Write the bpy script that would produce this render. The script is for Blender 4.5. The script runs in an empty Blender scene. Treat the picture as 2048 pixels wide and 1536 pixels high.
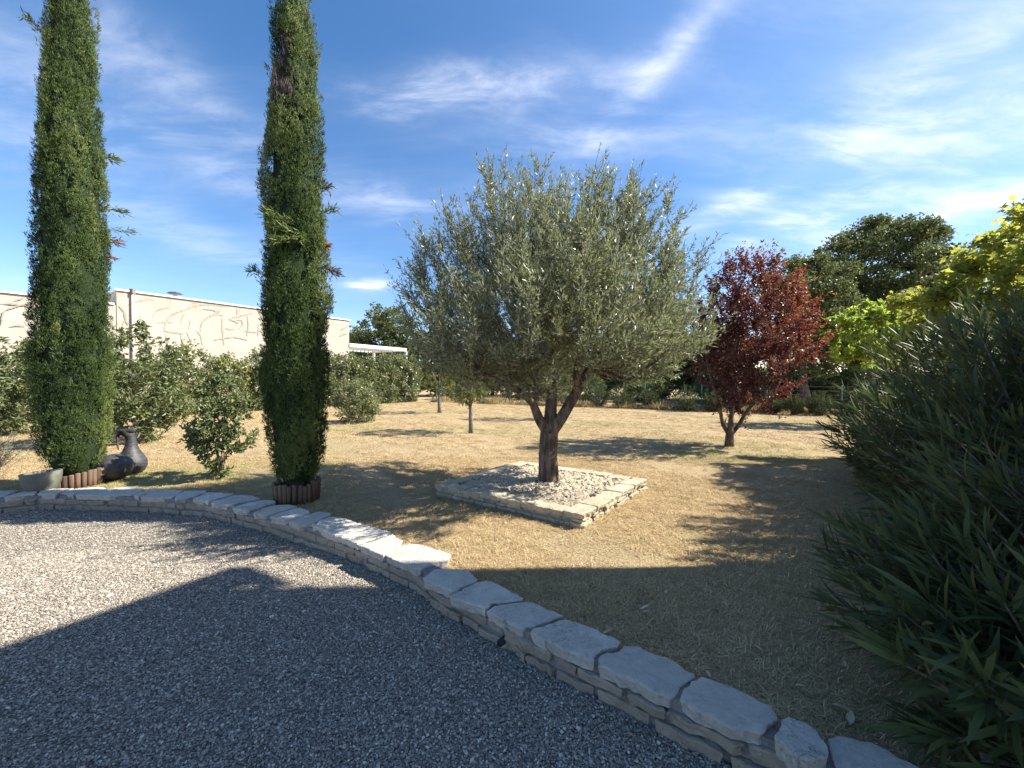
import bpy, bmesh, math, random
import numpy as np
from mathutils import Vector, Matrix
random.seed(7); rng = np.random.default_rng(7)
S = bpy.context.scene
C = S.collection
R = math.radians

# ------------------------------------------------------------------ camera, sky, sun, exposure
F = 769.0; PITCH = R(0.6); CAM = np.array([0.0, 0.0, 1.5])
cam = bpy.data.cameras.new('camera'); camo = bpy.data.objects.new('camera', cam); C.objects.link(camo)
camo.location = CAM; camo.rotation_euler = (R(90) - PITCH, 0, 0)
cam.sensor_width = 36; cam.lens = F / 2048 * 36; cam.clip_start = 0.05; cam.clip_end = 2000
S.camera = camo
try:
    S.cycles.max_bounces = 6; S.cycles.diffuse_bounces = 3; S.cycles.glossy_bounces = 2; S.cycles.transmission_bounces = 4
except Exception: pass
S.view_settings.view_transform = 'Standard'; S.view_settings.look = 'None'
S.view_settings.exposure = 1.25; S.view_settings.gamma = 1.0; S.view_settings.use_curve_mapping = False
SUN_EL, SUN_AZ = R(42.3), R(2.0)            # azimuth measured from +x towards +y
sv = Vector((math.cos(SUN_AZ) * math.cos(SUN_EL), math.sin(SUN_AZ) * math.cos(SUN_EL), math.sin(SUN_EL)))
sun = bpy.data.lights.new('sun', 'SUN'); sun.energy = 5.0; sun.angle = R(0.53); sun.color = (1.0, 0.94, 0.84)
suno = bpy.data.objects.new('sun', sun); C.objects.link(suno); suno.location = (20, 2, 20)
suno.rotation_euler = sv.to_track_quat('Z', 'Y').to_euler()

def ray(px, py):
    u = (px - 1024) / F; v = (768 - py) / F
    return np.array([u, math.cos(PITCH) + v * math.sin(PITCH), -math.sin(PITCH) + v * math.cos(PITCH)])
def P(px, py, z=0.0):                        # pixel ray met with the level z
    d = ray(px, py); return CAM + d * ((z - CAM[2]) / d[2])
def at(px, py, y):                           # pixel ray met with the distance y
    d = ray(px, py); return CAM + d * (y / d[1])

W = bpy.data.worlds.new('World'); S.world = W; W.use_nodes = True
wn, wl = W.node_tree.nodes, W.node_tree.links
bg = wn['Background']; bg.inputs[1].default_value = 1.0
sky = wn.new('ShaderNodeTexSky'); sky.sky_type = 'NISHITA'; sky.sun_disc = False
sky.sun_elevation = SUN_EL; sky.sun_rotation = R(90) - SUN_AZ
sky.altitude = 300; sky.air_density = 1.0; sky.dust_density = 0.2; sky.ozone_density = 4.5
def wmath(op, a, b=None, c=None):
    n = wn.new('ShaderNodeMath'); n.operation = op
    for i, s in enumerate((a, b, c)):
        if s is None: continue
        if isinstance(s, (int, float)): n.inputs[i].default_value = s
        else: wl.new(s, n.inputs[i])
    return n.outputs[0]
def wdot(v, c):
    n = wn.new('ShaderNodeVectorMath'); n.operation = 'DOT_PRODUCT'; wl.new(v, n.inputs[0]); n.inputs[1].default_value = tuple(c); return n.outputs['Value']
tc = wn.new('ShaderNodeTexCoord'); D = tc.outputs['Generated']
sep = wn.new('ShaderNodeSeparateXYZ'); wl.new(D, sep.inputs[0])
zz = wmath('ADD', wmath('MAXIMUM', sep.outputs[2], 0.0), 0.16)
comb = wn.new('ShaderNodeCombineXYZ'); wl.new(wmath('DIVIDE', sep.outputs[0], zz), comb.inputs[0]); wl.new(wmath('DIVIDE', sep.outputs[1], zz), comb.inputs[1])
def cirrus(rot, sx, sy, scale, lo, hi, detail=8, dist=0.6, off=0.0):
    m = wn.new('ShaderNodeMapping'); m.inputs['Rotation'].default_value = (0, 0, R(rot)); m.inputs['Scale'].default_value = (sx, sy, 1); m.inputs['Location'].default_value = (off, off * .7, off)
    wl.new(comb.outputs[0], m.inputs[0])
    n = wn.new('ShaderNodeTexNoise'); n.inputs['Scale'].default_value = scale; n.inputs['Detail'].default_value = detail; n.inputs['Roughness'].default_value = 0.6; n.inputs['Distortion'].default_value = dist
    wl.new(m.outputs[0], n.inputs['Vector'])
    r = wn.new('ShaderNodeMapRange'); r.inputs[1].default_value = lo; r.inputs[2].default_value = hi; r.clamp = True; r.interpolation_type = 'SMOOTHSTEP'
    wl.new(n.outputs[0], r.inputs[0]); return r.outputs[0]
c1 = cirrus(25, 0.55, 1.5, 1.7, 0.44, 0.86)
c2 = cirrus(-12, 0.8, 1.9, 3.4, 0.36, 0.86, 12, .35, 3.1)
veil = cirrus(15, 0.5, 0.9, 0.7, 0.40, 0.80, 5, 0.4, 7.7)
def blob(px, py, ex, ey, ang=0):
    c = ray(px, py); c = c / np.linalg.norm(c)
    a = np.cross(c, (0, 0, 1.0)); a /= np.linalg.norm(a); b = np.cross(a, c)
    ca, sa = math.cos(R(ang)), math.sin(R(ang)); a2 = a * ca + b * sa; b2 = -a * sa + b * ca
    k = F * (1 / c[1]) if c[1] > 0 else F
    u = wmath('MULTIPLY', wdot(D, a2), k / ex); v = wmath('MULTIPLY', wdot(D, b2), k / ey)
    e = wmath('EXPONENT', wmath('MULTIPLY', wmath('ADD', wmath('MULTIPLY', u, u), wmath('MULTIPLY', v, v)), -1.0))
    return wmath('MULTIPLY', e, wmath('GREATER_THAN', wdot(D, c), 0.0))
acc = None
for (px, py, ex, ey, ang, k) in ((980, 165, 270, 38, 6, .8), (850, 185, 90, 38, 25, .55), (1330, 120, 190, 30, 35, .55), (1950, 190, 330, 170, 20, .5), (1800, 240, 260, 70, 12, .35),
        (1600, 445, 110, 28, 10, .9), (1880, 422, 150, 30, 6, 1.1), (735, 569, 34, 10, 4, 1.6), (1150, 270, 300, 40, -5, .35), (800, 410, 150, 40, -8, .4), (300, 120, 260, 60, -25, .35), (380, 300, 300, 45, -25, .3), (60, 220, 160, 90, -20, .4), (400, 480, 240, 40, -14, .28), (1480, 400, 160, 24, 16, .45)):
    b = wmath('MULTIPLY', blob(px, py, ex, ey, ang), k); acc = b if acc is None else wmath('ADD', acc, b)
cl = wmath('MULTIPLY', acc, wmath('ADD', wmath('MULTIPLY', c2, 1.0), 0.10))
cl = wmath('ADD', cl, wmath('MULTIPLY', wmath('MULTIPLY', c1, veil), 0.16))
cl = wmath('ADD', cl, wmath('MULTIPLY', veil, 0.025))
side = wmath('MAXIMUM', wdot(D, tuple(sv)), 0.0)                 # thin high veil added around the unseen sun to whiten the ambient light
cl = wmath('ADD', cl, wmath('MULTIPLY', wmath('POWER', side, 3.6), wmath('ADD', wmath('MULTIPLY', c1, 0.4), 0.10)))
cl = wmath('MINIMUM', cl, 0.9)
sk = wn.new('ShaderNodeVectorMath'); sk.operation = 'SCALE'; hsv = wn.new('ShaderNodeHueSaturation'); hsv.inputs['Saturation'].default_value = 1.22; wl.new(sky.outputs[0], hsv.inputs['Color'])
tint = wn.new('ShaderNodeVectorMath'); tint.operation = 'MULTIPLY'; wl.new(hsv.outputs[0], tint.inputs[0]); tint.inputs[1].default_value = (1.40, 1.07, .98); wl.new(tint.outputs[0], sk.inputs[0]); sk.inputs['Scale'].default_value = 0.098
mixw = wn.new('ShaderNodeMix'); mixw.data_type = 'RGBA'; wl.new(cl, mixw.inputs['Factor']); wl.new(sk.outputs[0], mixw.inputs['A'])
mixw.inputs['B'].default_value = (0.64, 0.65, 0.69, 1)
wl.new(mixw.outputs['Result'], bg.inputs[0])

# ------------------------------------------------------------------ helpers
def tag(o, label=None, cat=None, group=None, kind=None):
    if label: o['label'] = label
    if cat: o['category'] = cat
    if group: o['group'] = group
    if kind: o['kind'] = kind
    return o
def empty(name, loc=(0, 0, 0), label=None, cat=None, group=None):
    o = bpy.data.objects.new(name, None); C.objects.link(o); o.location = loc; o.empty_display_size = .2
    return tag(o, label, cat, group)
def mesh_np(name, V, faces, mat=None, smooth=False, attrs=None):
    """V (n,3); faces: list of (m,k) int arrays"""
    me = bpy.data.meshes.new(name)
    V = np.ascontiguousarray(V, dtype=np.float32)
    me.vertices.add(len(V)); me.vertices.foreach_set('co', V.ravel())
    if faces:
        faces = [np.asarray(f, dtype=np.int32) for f in faces if len(f)]
        tot = sum(f.size for f in faces); n = sum(len(f) for f in faces)
        me.loops.add(tot); me.loops.foreach_set('vertex_index', np.concatenate([f.ravel() for f in faces]))
        sizes = np.concatenate([np.full(len(f), f.shape[1], np.int32) for f in faces])
        starts = np.zeros(n, np.int32); starts[1:] = np.cumsum(sizes)[:-1]
        me.polygons.add(n); me.polygons.foreach_set('loop_start', starts)
        me.polygons.foreach_set('use_smooth', np.full(n, smooth, dtype=bool))
    for k, a in (attrs or {}).items():
        a = np.asarray(a)
        if a.ndim == 2:
            at_ = me.attributes.new(k, 'FLOAT_VECTOR', 'POINT'); at_.data.foreach_set('vector', a.astype(np.float32).ravel())
        elif a.dtype.kind == 'i':
            at_ = me.attributes.new(k, 'INT', 'POINT'); at_.data.foreach_set('value', a.astype(np.int32))
        else:
            at_ = me.attributes.new(k, 'FLOAT', 'POINT'); at_.data.foreach_set('value', a.astype(np.float32))
    me.update(calc_edges=True)
    if mat: me.materials.append(mat)
    return me
def link(name, me, parent=None, loc=None):
    o = bpy.data.objects.new(name, me); C.objects.link(o)
    if parent: o.parent = parent; o.location = ((0, 0, 0) if parent.parent else tuple(-np.array(parent.location))) if loc is None else loc
    elif loc is not None: o.location = loc
    return o
class MB:                                     # collects shapes in world coordinates
    def __init__(s): s.V = []; s.F = {3: [], 4: []}; s.n = 0
    def add(s, V, f3=(), f4=()):
        V = np.asarray(V, float)
        for k, f in ((3, f3), (4, f4)):
            if len(f): s.F[k].append(np.asarray(f, int) + s.n)
        s.V.append(V); s.n += len(V)
    def box(s, c, size, rot=None):
        h = np.array(size) / 2; V = np.array([[x, y, z] for x in (-1, 1) for y in (-1, 1) for z in (-1, 1)]) * h
        if rot is not None: V = V @ np.array(rot).T
        s.add(V + np.array(c), f4=[[0, 1, 3, 2], [4, 6, 7, 5], [0, 4, 5, 1], [2, 3, 7, 6], [0, 2, 6, 4], [1, 5, 7, 3]])
    def bar(s, a, b, w, h):
        a = np.array(a, float); b = np.array(b, float); d = b - a; L = np.linalg.norm(d); d /= L
        up = np.array([0, 0, 1.0]) if abs(d[2]) < .95 else np.array([0, 1.0, 0]); x = np.cross(d, up); x /= np.linalg.norm(x); z = np.cross(x, d)
        s.box((a + b) / 2, (w, L, h), np.stack([x, d, z], 1))
    def tube(s, pts, rad, n=8, cap=True, jit=0.0):
        pts = np.asarray(pts, float); rad = np.broadcast_to(np.asarray(rad, float), (len(pts),)); m = len(pts)
        T = np.gradient(pts, axis=0); T /= np.linalg.norm(T, axis=1)[:, None] + 1e-9
        ref = np.array([1.0, .13, .07]) if abs(T[0][0]) < .8 else np.array([0.1, 1.0, .07])
        A = np.cross(T, ref); A /= np.linalg.norm(A, axis=1)[:, None] + 1e-9; B = np.cross(T, A)
        th = np.arange(n) * 2 * math.pi / n
        rr = rad[:, None] * (1 + (rng.normal(0, jit, (m, n)) if jit else 0))
        V = pts[:, None, :] + rr[..., None] * (np.cos(th)[None, :, None] * A[:, None, :] + np.sin(th)[None, :, None] * B[:, None, :])
        i = np.arange(m - 1)[:, None] * n; j = np.arange(n)[None, :]; k = (np.arange(n) + 1)[None, :] % n
        f4 = np.stack([i + j, i + k, i + n + k, i + n + j], -1).reshape(-1, 4)
        V = V.reshape(-1, 3); f3 = []
        if cap:
            V = np.concatenate([V, pts[:1], pts[-1:]]); a, b = m * n, m * n + 1
            f3 = [[a, (q + 1) % n, q] for q in range(n)] + [[b, (m - 1) * n + q, (m - 1) * n + (q + 1) % n] for q in range(n)]
        s.add(V, f3, f4)
    def lathe(s, c, prof, n=24, rot=None):
        prof = np.asarray(prof, float); m = len(prof); th = np.arange(n) * 2 * math.pi / n
        V = np.stack([prof[:, :1] * np.cos(th), prof[:, :1] * np.sin(th), np.broadcast_to(prof[:, 1:], (m, n))], -1).reshape(-1, 3)
        if rot is not None: V = V @ np.array(rot).T
        i = np.arange(m - 1)[:, None] * n; j = np.arange(n)[None, :]; k = (np.arange(n) + 1)[None, :] % n
        s.add(V + np.array(c), f4=np.stack([i + j, i + k, i + n + k, i + n + j], -1).reshape(-1, 4))
    def build(s, name, mat, parent=None, smooth=False, attrs=None):
        me = mesh_np(name, np.concatenate(s.V), [np.concatenate(v) for v in s.F.values() if v], mat, smooth, attrs)
        return link(name, me, parent)
def norm(v): return v / (np.linalg.norm(v, axis=-1, keepdims=True) + 1e-9)
def rdir(n): return norm(rng.normal(size=(n, 3)))
def leaf_arrays(B, Dn, L, Wd, tone, fold=0.25, droop=0.15, nrm=None, mid=0.45):
    """rhombic folded leaves: base points B, axis Dn"""
    n = len(B); L = np.broadcast_to(L, (n,))[:, None]; Wd = np.broadcast_to(Wd, (n,))[:, None]
    if nrm is None: nrm = rdir(n)
    Sd = norm(np.cross(Dn, nrm)); N = np.cross(Sd, Dn)
    V = np.stack([B, B + Dn * L * mid + Sd * Wd * .5 + N * Wd * fold, B + Dn * L * mid - Sd * Wd * .5 + N * Wd * fold, B + Dn * L - N * L * droop], 1).reshape(-1, 3)
    i = np.arange(n)[:, None] * 4
    f = np.concatenate([i + np.array([0, 1, 3]), i + np.array([0, 3, 2])])
    return V, f, np.repeat(np.broadcast_to(tone, (n,)), 4)
def leaves(name, B, Dn, L, Wd, tone, mat, parent, **k):
    V, f, t = leaf_arrays(B, Dn, L, Wd, tone, **k)
    return link(name, mesh_np(name, V, [f], mat, False, {'tone': t}), parent)
def long_leaf_arrays(B, Dn, nrm, L, Wd, tone, bend):
    """lanceolate leaf with a midrib fold, 8 triangles"""
    n = len(B); L = L[:, None]; Wd = Wd[:, None]; bend = bend[:, None]
    Sd = norm(np.cross(Dn, nrm)); N = np.cross(Sd, Dn); out = [B]
    for t, w in ((.28, .85), (.66, .88)):
        c = B + Dn * L * t - N * L * bend * t * t
        out += [c + Sd * Wd * .5 * w + N * Wd * .16 * w, c, c - Sd * Wd * .5 * w + N * Wd * .16 * w]
    out.append(B + Dn * L - N * L * bend)
    V = np.stack(out, 1).reshape(-1, 3); i = np.arange(n)[:, None] * 8
    tri = [[0, 1, 2], [0, 2, 3], [4, 7, 5], [5, 7, 6]]; q = [[1, 4, 5, 2], [2, 5, 6, 3]]
    return V, np.concatenate([i + np.array(a) for a in tri]), np.concatenate([i + np.array(a) for a in q]), np.repeat(tone, 8)

# ---- materials
def newmat(name):
    m = bpy.data.materials.new(name); m.use_nodes = True; nt = m.node_tree
    return m, nt.nodes, nt.links, nt.nodes['Principled BSDF']
def ramp(n, stops):
    r = n.new('ShaderNodeValToRGB'); e = r.color_ramp.elements
    while len(e) < len(stops): e.new(0.5)
    for el, (p, c) in zip(e, stops): el.position = p; el.color = (*c, 1)
    return r
def objco(n, l, scale=(1, 1, 1), rot=(0, 0, 0)):
    t = n.new('ShaderNodeTexCoord'); m = n.new('ShaderNodeMapping'); m.inputs['Scale'].default_value = scale; m.inputs['Rotation'].default_value = rot
    l.new(t.outputs['Object'], m.inputs[0]); return m.outputs[0]
def noise(n, l, vec, scale, detail=5, rough=.6, dist=0):
    t = n.new('ShaderNodeTexNoise'); t.inputs['Scale'].default_value = scale; t.inputs['Detail'].default_value = detail; t.inputs['Roughness'].default_value = rough; t.inputs['Distortion'].default_value = dist
    if vec is not None: l.new(vec, t.inputs['Vector'])
    return t.outputs[0]
def mixc(n, l, f, a, b, mode='MIX'):
    m = n.new('ShaderNodeMix'); m.data_type = 'RGBA'; m.blend_type = mode
    for k, s in (('Factor', f), ('A', a), ('B', b)):
        if isinstance(s, (int, float)): m.inputs[k].default_value = s
        elif isinstance(s, tuple): m.inputs[k].default_value = (*s, 1)
        else: l.new(s, m.inputs[k])
    return m.outputs['Result']
def maprange(n, l, v, a, b, c=0, d=1):
    r = n.new('ShaderNodeMapRange'); l.new(v, r.inputs[0])
    for i, x in enumerate((a, b, c, d)): r.inputs[i + 1].default_value = x
    return r.outputs[0]
def bump(n, l, bs, h, strength, dist):
    b = n.new('ShaderNodeBump'); b.inputs['Strength'].default_value = strength; b.inputs['Distance'].default_value = dist; l.new(h, b.inputs['Height']); l.new(b.outputs[0], bs.inputs['Normal'])
def leafmat(name, stops, trans=.35, rough=.5, under=None, spec=.35, tcol=1.35):
    m, n, l, bs = newmat(name)
    a = n.new('ShaderNodeAttribute'); a.attribute_name = 'tone'
    r = ramp(n, stops); l.new(a.outputs['Fac'], r.inputs[0]); col = r.outputs[0]
    if under:
        g = n.new('ShaderNodeNewGeometry'); col = mixc(n, l, g.outputs['Backfacing'], col, under)
    l.new(col, bs.inputs['Base Color']); bs.inputs['Roughness'].default_value = rough; bs.inputs['Specular IOR Level'].default_value = spec
    if trans > 0:
        t = n.new('ShaderNodeBsdfTranslucent'); mm = n.new('ShaderNodeVectorMath'); mm.operation = 'SCALE'; mm.inputs['Scale'].default_value = tcol
        l.new(r.outputs[0], mm.inputs[0]); l.new(mm.outputs[0], t.inputs[0])
        ms = n.new('ShaderNodeMixShader'); ms.inputs[0].default_value = trans
        l.new(bs.outputs[0], ms.inputs[1]); l.new(t.outputs[0], ms.inputs[2]); l.new(ms.outputs[0], n['Material Output'].inputs[0])
    return m
def noisemat(name, c0, c1, scale, rough=.85, bs_=.5, bd=.01, detail=6, stretch=(1, 1, 1), spec=.3, lo=.35, hi=.65, bscale=None):
    m, n, l, bs = newmat(name); v = objco(n, l, stretch)
    h = noise(n, l, v, scale, detail); l.new(mixc(n, l, maprange(n, l, h, lo, hi), c0, c1), bs.inputs['Base Color'])
    bs.inputs['Roughness'].default_value = rough; bs.inputs['Specular IOR Level'].default_value = spec
    if bs_: bump(n, l, bs, noise(n, l, v, bscale or scale * 2, detail), bs_, bd)
    return m
def stonemat(name, light, dark, lichen):
    m, n, l, bs = newmat(name); t = n.new('ShaderNodeTexCoord'); v = t.outputs['Object']
    oi = n.new('ShaderNodeObjectInfo'); big = noise(n, l, v, 5, 6, .65, .4)
    col = mixc(n, l, maprange(n, l, big, .35, .7), light, dark)
    fine = noise(n, l, v, 55, 6, .7); col = mixc(n, l, maprange(n, l, fine, .52, .75, 0, .55), col, dark)
    crack = noise(n, l, v, 9, 8, .7, 1.2)
    ab = n.new('ShaderNodeMath'); ab.operation = 'ABSOLUTE'; s_ = n.new('ShaderNodeMath'); s_.operation = 'SUBTRACT'; l.new(crack, s_.inputs[0]); s_.inputs[1].default_value = .5; l.new(s_.outputs[0], ab.inputs[0])
    ck = maprange(n, l, ab.outputs[0], 0.0, 0.02, 1, 0); patch = maprange(n, l, noise(n, l, v, 3.3, 3), .44, .56, 0, .85)
    mu = n.new('ShaderNodeMath'); mu.operation = 'MULTIPLY'; l.new(ck, mu.inputs[0]); l.new(patch, mu.inputs[1])
    col = mixc(n, l, mu.outputs[0], col, lichen)
    lic = maprange(n, l, noise(n, l, v, 17, 10, .78, .6), .55, .70, 0, .65); col = mixc(n, l, lic, col, lichen)
    och = maprange(n, l, noise(n, l, v, 2.3, 3), .6, .75, 0, .4); col = mixc(n, l, och, col, (.52, .42, .27))
    col = mixc(n, l, maprange(n, l, oi.outputs['Random'], 0, 1, 0, .7), col, dark)
    l.new(col, bs.inputs['Base Color']); bs.inputs['Roughness'].default_value = .9; bs.inputs['Specular IOR Level'].default_value = .2
    bump(n, l, bs, noise(n, l, v, 22, 10, .75, .5), 1.0, .022)
    return m

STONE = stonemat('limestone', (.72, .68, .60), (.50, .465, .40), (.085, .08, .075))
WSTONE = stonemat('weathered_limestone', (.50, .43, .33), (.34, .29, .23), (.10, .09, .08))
MORTAR = noisemat('mortar', (.17, .165, .16), (.26, .25, .235), 40, .95, .8, .006)
OLIVE = leafmat('olive_leaf', [(0, (.115, .140, .045)), (.5, (.20, .225, .090)), (.8, (.29, .305, .155)), (1, (.36, .34, .15))], .36, .34, (.42, .43, .30), .5)
BARK = noisemat('bark', (.06, .047, .036), (.22, .175, .135), 22, .95, 1.0, .02, 8, (1, 1, .25))
GBARK = noisemat('grey_bark', (.12, .10, .08), (.25, .21, .17), 30, .95, .8, .008, 8, (1, 1, .3))
CYP = leafmat('cypress_scale_leaf', [(0, (.042, .073, .020)), (.5, (.088, .132, .036)), (.8, (.135, .182, .050)), (1, (.22, .25, .08))], .22, .6, None, .25)
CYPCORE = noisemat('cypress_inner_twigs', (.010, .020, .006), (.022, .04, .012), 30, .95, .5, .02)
DEADCYP = leafmat('dead_cypress_twigs', [(0, (.055, .042, .040)), (1, (.16, .125, .115))], .05, .8)
RUST = leafmat('rust_cypress_twigs', [(0, (.16, .08, .035)), (1, (.30, .16, .07))], .15, .8)
OAK = leafmat('oak_leaf', [(0, (.06, .080, .026)), (.6, (.115, .14, .045)), (1, (.18, .195, .065))], .32, .5)
LAUREL = leafmat('laurel_leaf', [(0, (.09, .12, .05)), (.45, (.17, .20, .085)), (.75, (.27, .28, .11)), (1, (.50, .44, .10))], .22, .36, None, .5)
FIG = leafmat('broad_leaf', [(0, (.06, .085, .026)), (.6, (.12, .150, .045)), (.9, (.24, .25, .08)), (1, (.42, .28, .07))], .28, .42, (.16, .19, .08), .4)
PLUM = leafmat('plum_leaf', [(0, (.058, .022, .022)), (.45, (.14, .042, .030)), (.75, (.27, .085, .038)), (1, (.44, .18, .05))], .38, .42, None, .45)
MAPLE = leafmat('maple_leaf', [(0, (.17, .20, .035)), (.5, (.30, .31, .05)), (.85, (.48, .40, .06)), (.96, (.50, .24, .04)), (1, (.30, .05, .03))], .62, .5, None, .3, 1.6)
YELLOWG = leafmat('lime_leaf', [(0, (.14, .20, .03)), (.6, (.24, .30, .05)), (1, (.38, .40, .07))], .55, .5, None, .3, 1.6)
OLEA = leafmat('oleander_leaf', [(0, (.038, .056, .022)), (.5, (.070, .096, .034)), (.85, (.11, .135, .048)), (1, (.25, .22, .06))], .2, .52, (.11, .14, .06), .25)
SILVER = leafmat('silvery_needle', [(0, (.14, .16, .10)), (1, (.30, .31, .22))], .2, .6)
STRAW = leafmat('straw_stalk', [(0, (.28, .21, .10)), (.6, (.48, .37, .19)), (1, (.60, .50, .28))], .3, .7)
PEACH = leafmat('peach_leaf', [(0, (.07, .10, .025)), (.6, (.15, .18, .045)), (.9, (.34, .30, .06)), (1, (.48, .28, .07))], .35, .45)
DRY = leafmat('dry_fallen_leaf', [(0, (.20, .11, .06)), (.5, (.42, .31, .18)), (1, (.62, .54, .38))], .1, .7)

# lawn
def lawnmat():
    m, n, l, bs = newmat('dry_lawn'); v = objco(n, l)
    a = noise(n, l, v, 1.1, 6, .65, .3); b = noise(n, l, v, 38, 5, .75); d = noise(n, l, v, .32, 4)
    col = mixc(n, l, maprange(n, l, a, .3, .7), (.27, .195, .11), (.42, .315, .18))
    col = mixc(n, l, maprange(n, l, b, .42, .7), col, (.56, .44, .26))
    col = mixc(n, l, maprange(n, l, b, .50, .34, 0, .8), col, (.17, .125, .08))
    col = mixc(n, l, maprange(n, l, d, .50, .66, 0, .45), col, (.24, .24, .09))
    soil = noise(n, l, v, 2.7, 7, .7, .6); col = mixc(n, l, maprange(n, l, soil, .56, .70, 0, .75), col, (.19, .135, .085))
    l.new(col, bs.inputs['Base Color']); bs.inputs['Roughness'].default_value = .95; bs.inputs['Specular IOR Level'].default_value = .1
    bump(n, l, bs, b, 1.0, .03)
    return m
LAWN = lawnmat()
def bladesmat():
    m, n, l, bs = newmat('dry_grass_blade'); a = n.new('ShaderNodeAttribute'); a.attribute_name = 'tone'
    g = n.new('ShaderNodeAttribute'); g.attribute_name = 'green'; g.attribute_type = 'INSTANCER'
    oi = n.new('ShaderNodeObjectInfo'); ad = n.new('ShaderNodeMath'); ad.operation = 'MULTIPLY_ADD'; l.new(oi.outputs['Random'], ad.inputs[0]); ad.inputs[1].default_value = .5; l.new(a.outputs['Fac'], ad.inputs[2])
    r = ramp(n, [(0, (.22, .145, .072)), (.45, (.47, .335, .170)), (.9, (.68, .52, .285)), (1, (.80, .67, .44))]); l.new(maprange(n, l, ad.outputs[0], 0, 1.5), r.inputs[0])
    col = mixc(n, l, g.outputs['Fac'], r.outputs[0], (.21, .27, .07))
    l.new(col, bs.inputs['Base Color']); bs.inputs['Roughness'].default_value = .7; bs.inputs['Specular IOR Level'].default_value = .2
    return m
BLADE = bladesmat()
def gravelmat():
    m, n, l, bs = newmat('gravel_bed'); v = objco(n, l)
    t = n.new('ShaderNodeTexVoronoi'); t.inputs['Scale'].default_value = 75; l.new(v, t.inputs['Vector'])
    r = ramp(n, [(0, (.08, .07, .06)), (.5, (.19, .17, .14)), (.85, (.33, .29, .23)), (1, (.5, .44, .36))]); sp = n.new('ShaderNodeSeparateColor'); l.new(t.outputs['Color'], sp.inputs[0]); l.new(sp.outputs[0], r.inputs[0])
    l.new(r.outputs[0], bs.inputs['Base Color']); bs.inputs['Roughness'].default_value = .9
    bump(n, l, bs, t.outputs['Distance'], -1.0, .008)
    return m
GRAVEL = gravelmat()
def pebblemat():
    m, n, l, bs = newmat('gravel_pebble'); oi = n.new('ShaderNodeObjectInfo')
    r = ramp(n, [(0, (.13, .115, .098)), (.25, (.22, .195, .163)), (.55, (.31, .275, .225)), (.82, (.43, .375, .30)), (.95, (.58, .515, .415)), (1, (.70, .635, .53))])
    l.new(oi.outputs['Random'], r.inputs[0]); v = objco(n, l)
    l.new(r.outputs[0], bs.inputs['Base Color']); bs.inputs['Roughness'].default_value = .9; bs.inputs['Specular IOR Level'].default_value = .12
    return m
PEBBLE = pebblemat()

# ------------------------------------------------------------------ ground: lawn, terrace
GZ, CAPZ = -0.12, 0.075
front_px = [(-260, 1040), (-150, 1016), (-60, 1001), (14, 994.5), (72, 988.5), (112, 989), (149, 990), (219, 991), (279, 993), (348, 997), (394, 999.5), (434, 1008), (477, 1018.5), (522, 1028), (566, 1040), (597, 1050), (655, 1067.5), (716, 1087.5), (764, 1110), (837, 1139), (874, 1170), (906, 1184), (968, 1218), (1043, 1259), (1121, 1296.5), (1185, 1322), (1244, 1354.5), (1344, 1398.5), (1405, 1426), (1521, 1471), (1599, 1516), (1668, 1548)]
front = np.array([P(x, y, CAPZ)[:2] for x, y in front_px])
front = np.concatenate([front, [front[-1] + np.array([.28, -.16]), front[-1] + np.array([.62, -.30]), front[-1] + np.array([1.0, -.42])]])
def resample(p, step):
    seg = np.linalg.norm(np.diff(p, axis=0), axis=1); s = np.concatenate([[0], np.cumsum(seg)]); t = np.arange(0, s[-1], step)
    return np.stack([np.interp(t, s, p[:, k]) for k in range(p.shape[1])], 1)
def smooth_path(p, it=2):
    for _ in range(it): p = np.concatenate([p[:1], (p[:-2] + 2 * p[1:-1] + p[2:]) / 4, p[-1:]])
    return p
fpath = smooth_path(resample(front, .08), 2)
def normals2(p):
    t = norm(np.gradient(p, axis=0)); return np.stack([-t[:, 1], t[:, 0]], 1)     # points to the lawn (left of travel to +x is +y)
fn = normals2(fpath)
midpath = fpath + fn * .13
def sheet(name, poly, z, mat, kind='structure'):
    bm = bmesh.new(); vs = [bm.verts.new((x, y, z)) for x, y in poly]; f = bm.faces.new(vs)
    if f.normal.z < 0: f.normal_flip()
    bmesh.ops.triangulate(bm, faces=[f]); me = bpy.data.meshes.new(name); bm.to_mesh(me); bm.free(); me.materials.append(mat)
    for p in me.polygons:
        if p.normal.z < 0: me.flip_normals(); break
    o = link(name, me); o['kind'] = kind; return o
mp = midpath[::3]
sheet('lawn', [tuple(p) for p in mp] + [(30, -9), (600, -9), (600, 900), (-600, 900), (-600, mp[0][1])], 0.0, LAWN)
sheet('gravel_terrace', [tuple(p) for p in mp] + [(30, -9), (30, -40), (-60, -40), (-60, mp[0][1])], GZ, GRAVEL)

def inside(poly, pts):
    x, y = pts[:, 0], pts[:, 1]; r = np.zeros(len(pts), bool); n = len(poly)
    for i in range(n):
        x1, y1 = poly[i]; x2, y2 = poly[(i + 1) % n]
        c = ((y1 > y) != (y2 > y)) & (x < (x2 - x1) * (y - y1) / (y2 - y1 + 1e-12) + x1); r ^= c
    return r
grav_poly = np.concatenate([(fpath + fn * .015)[::2], [[6, -3], [-10, -3]]])

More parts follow.
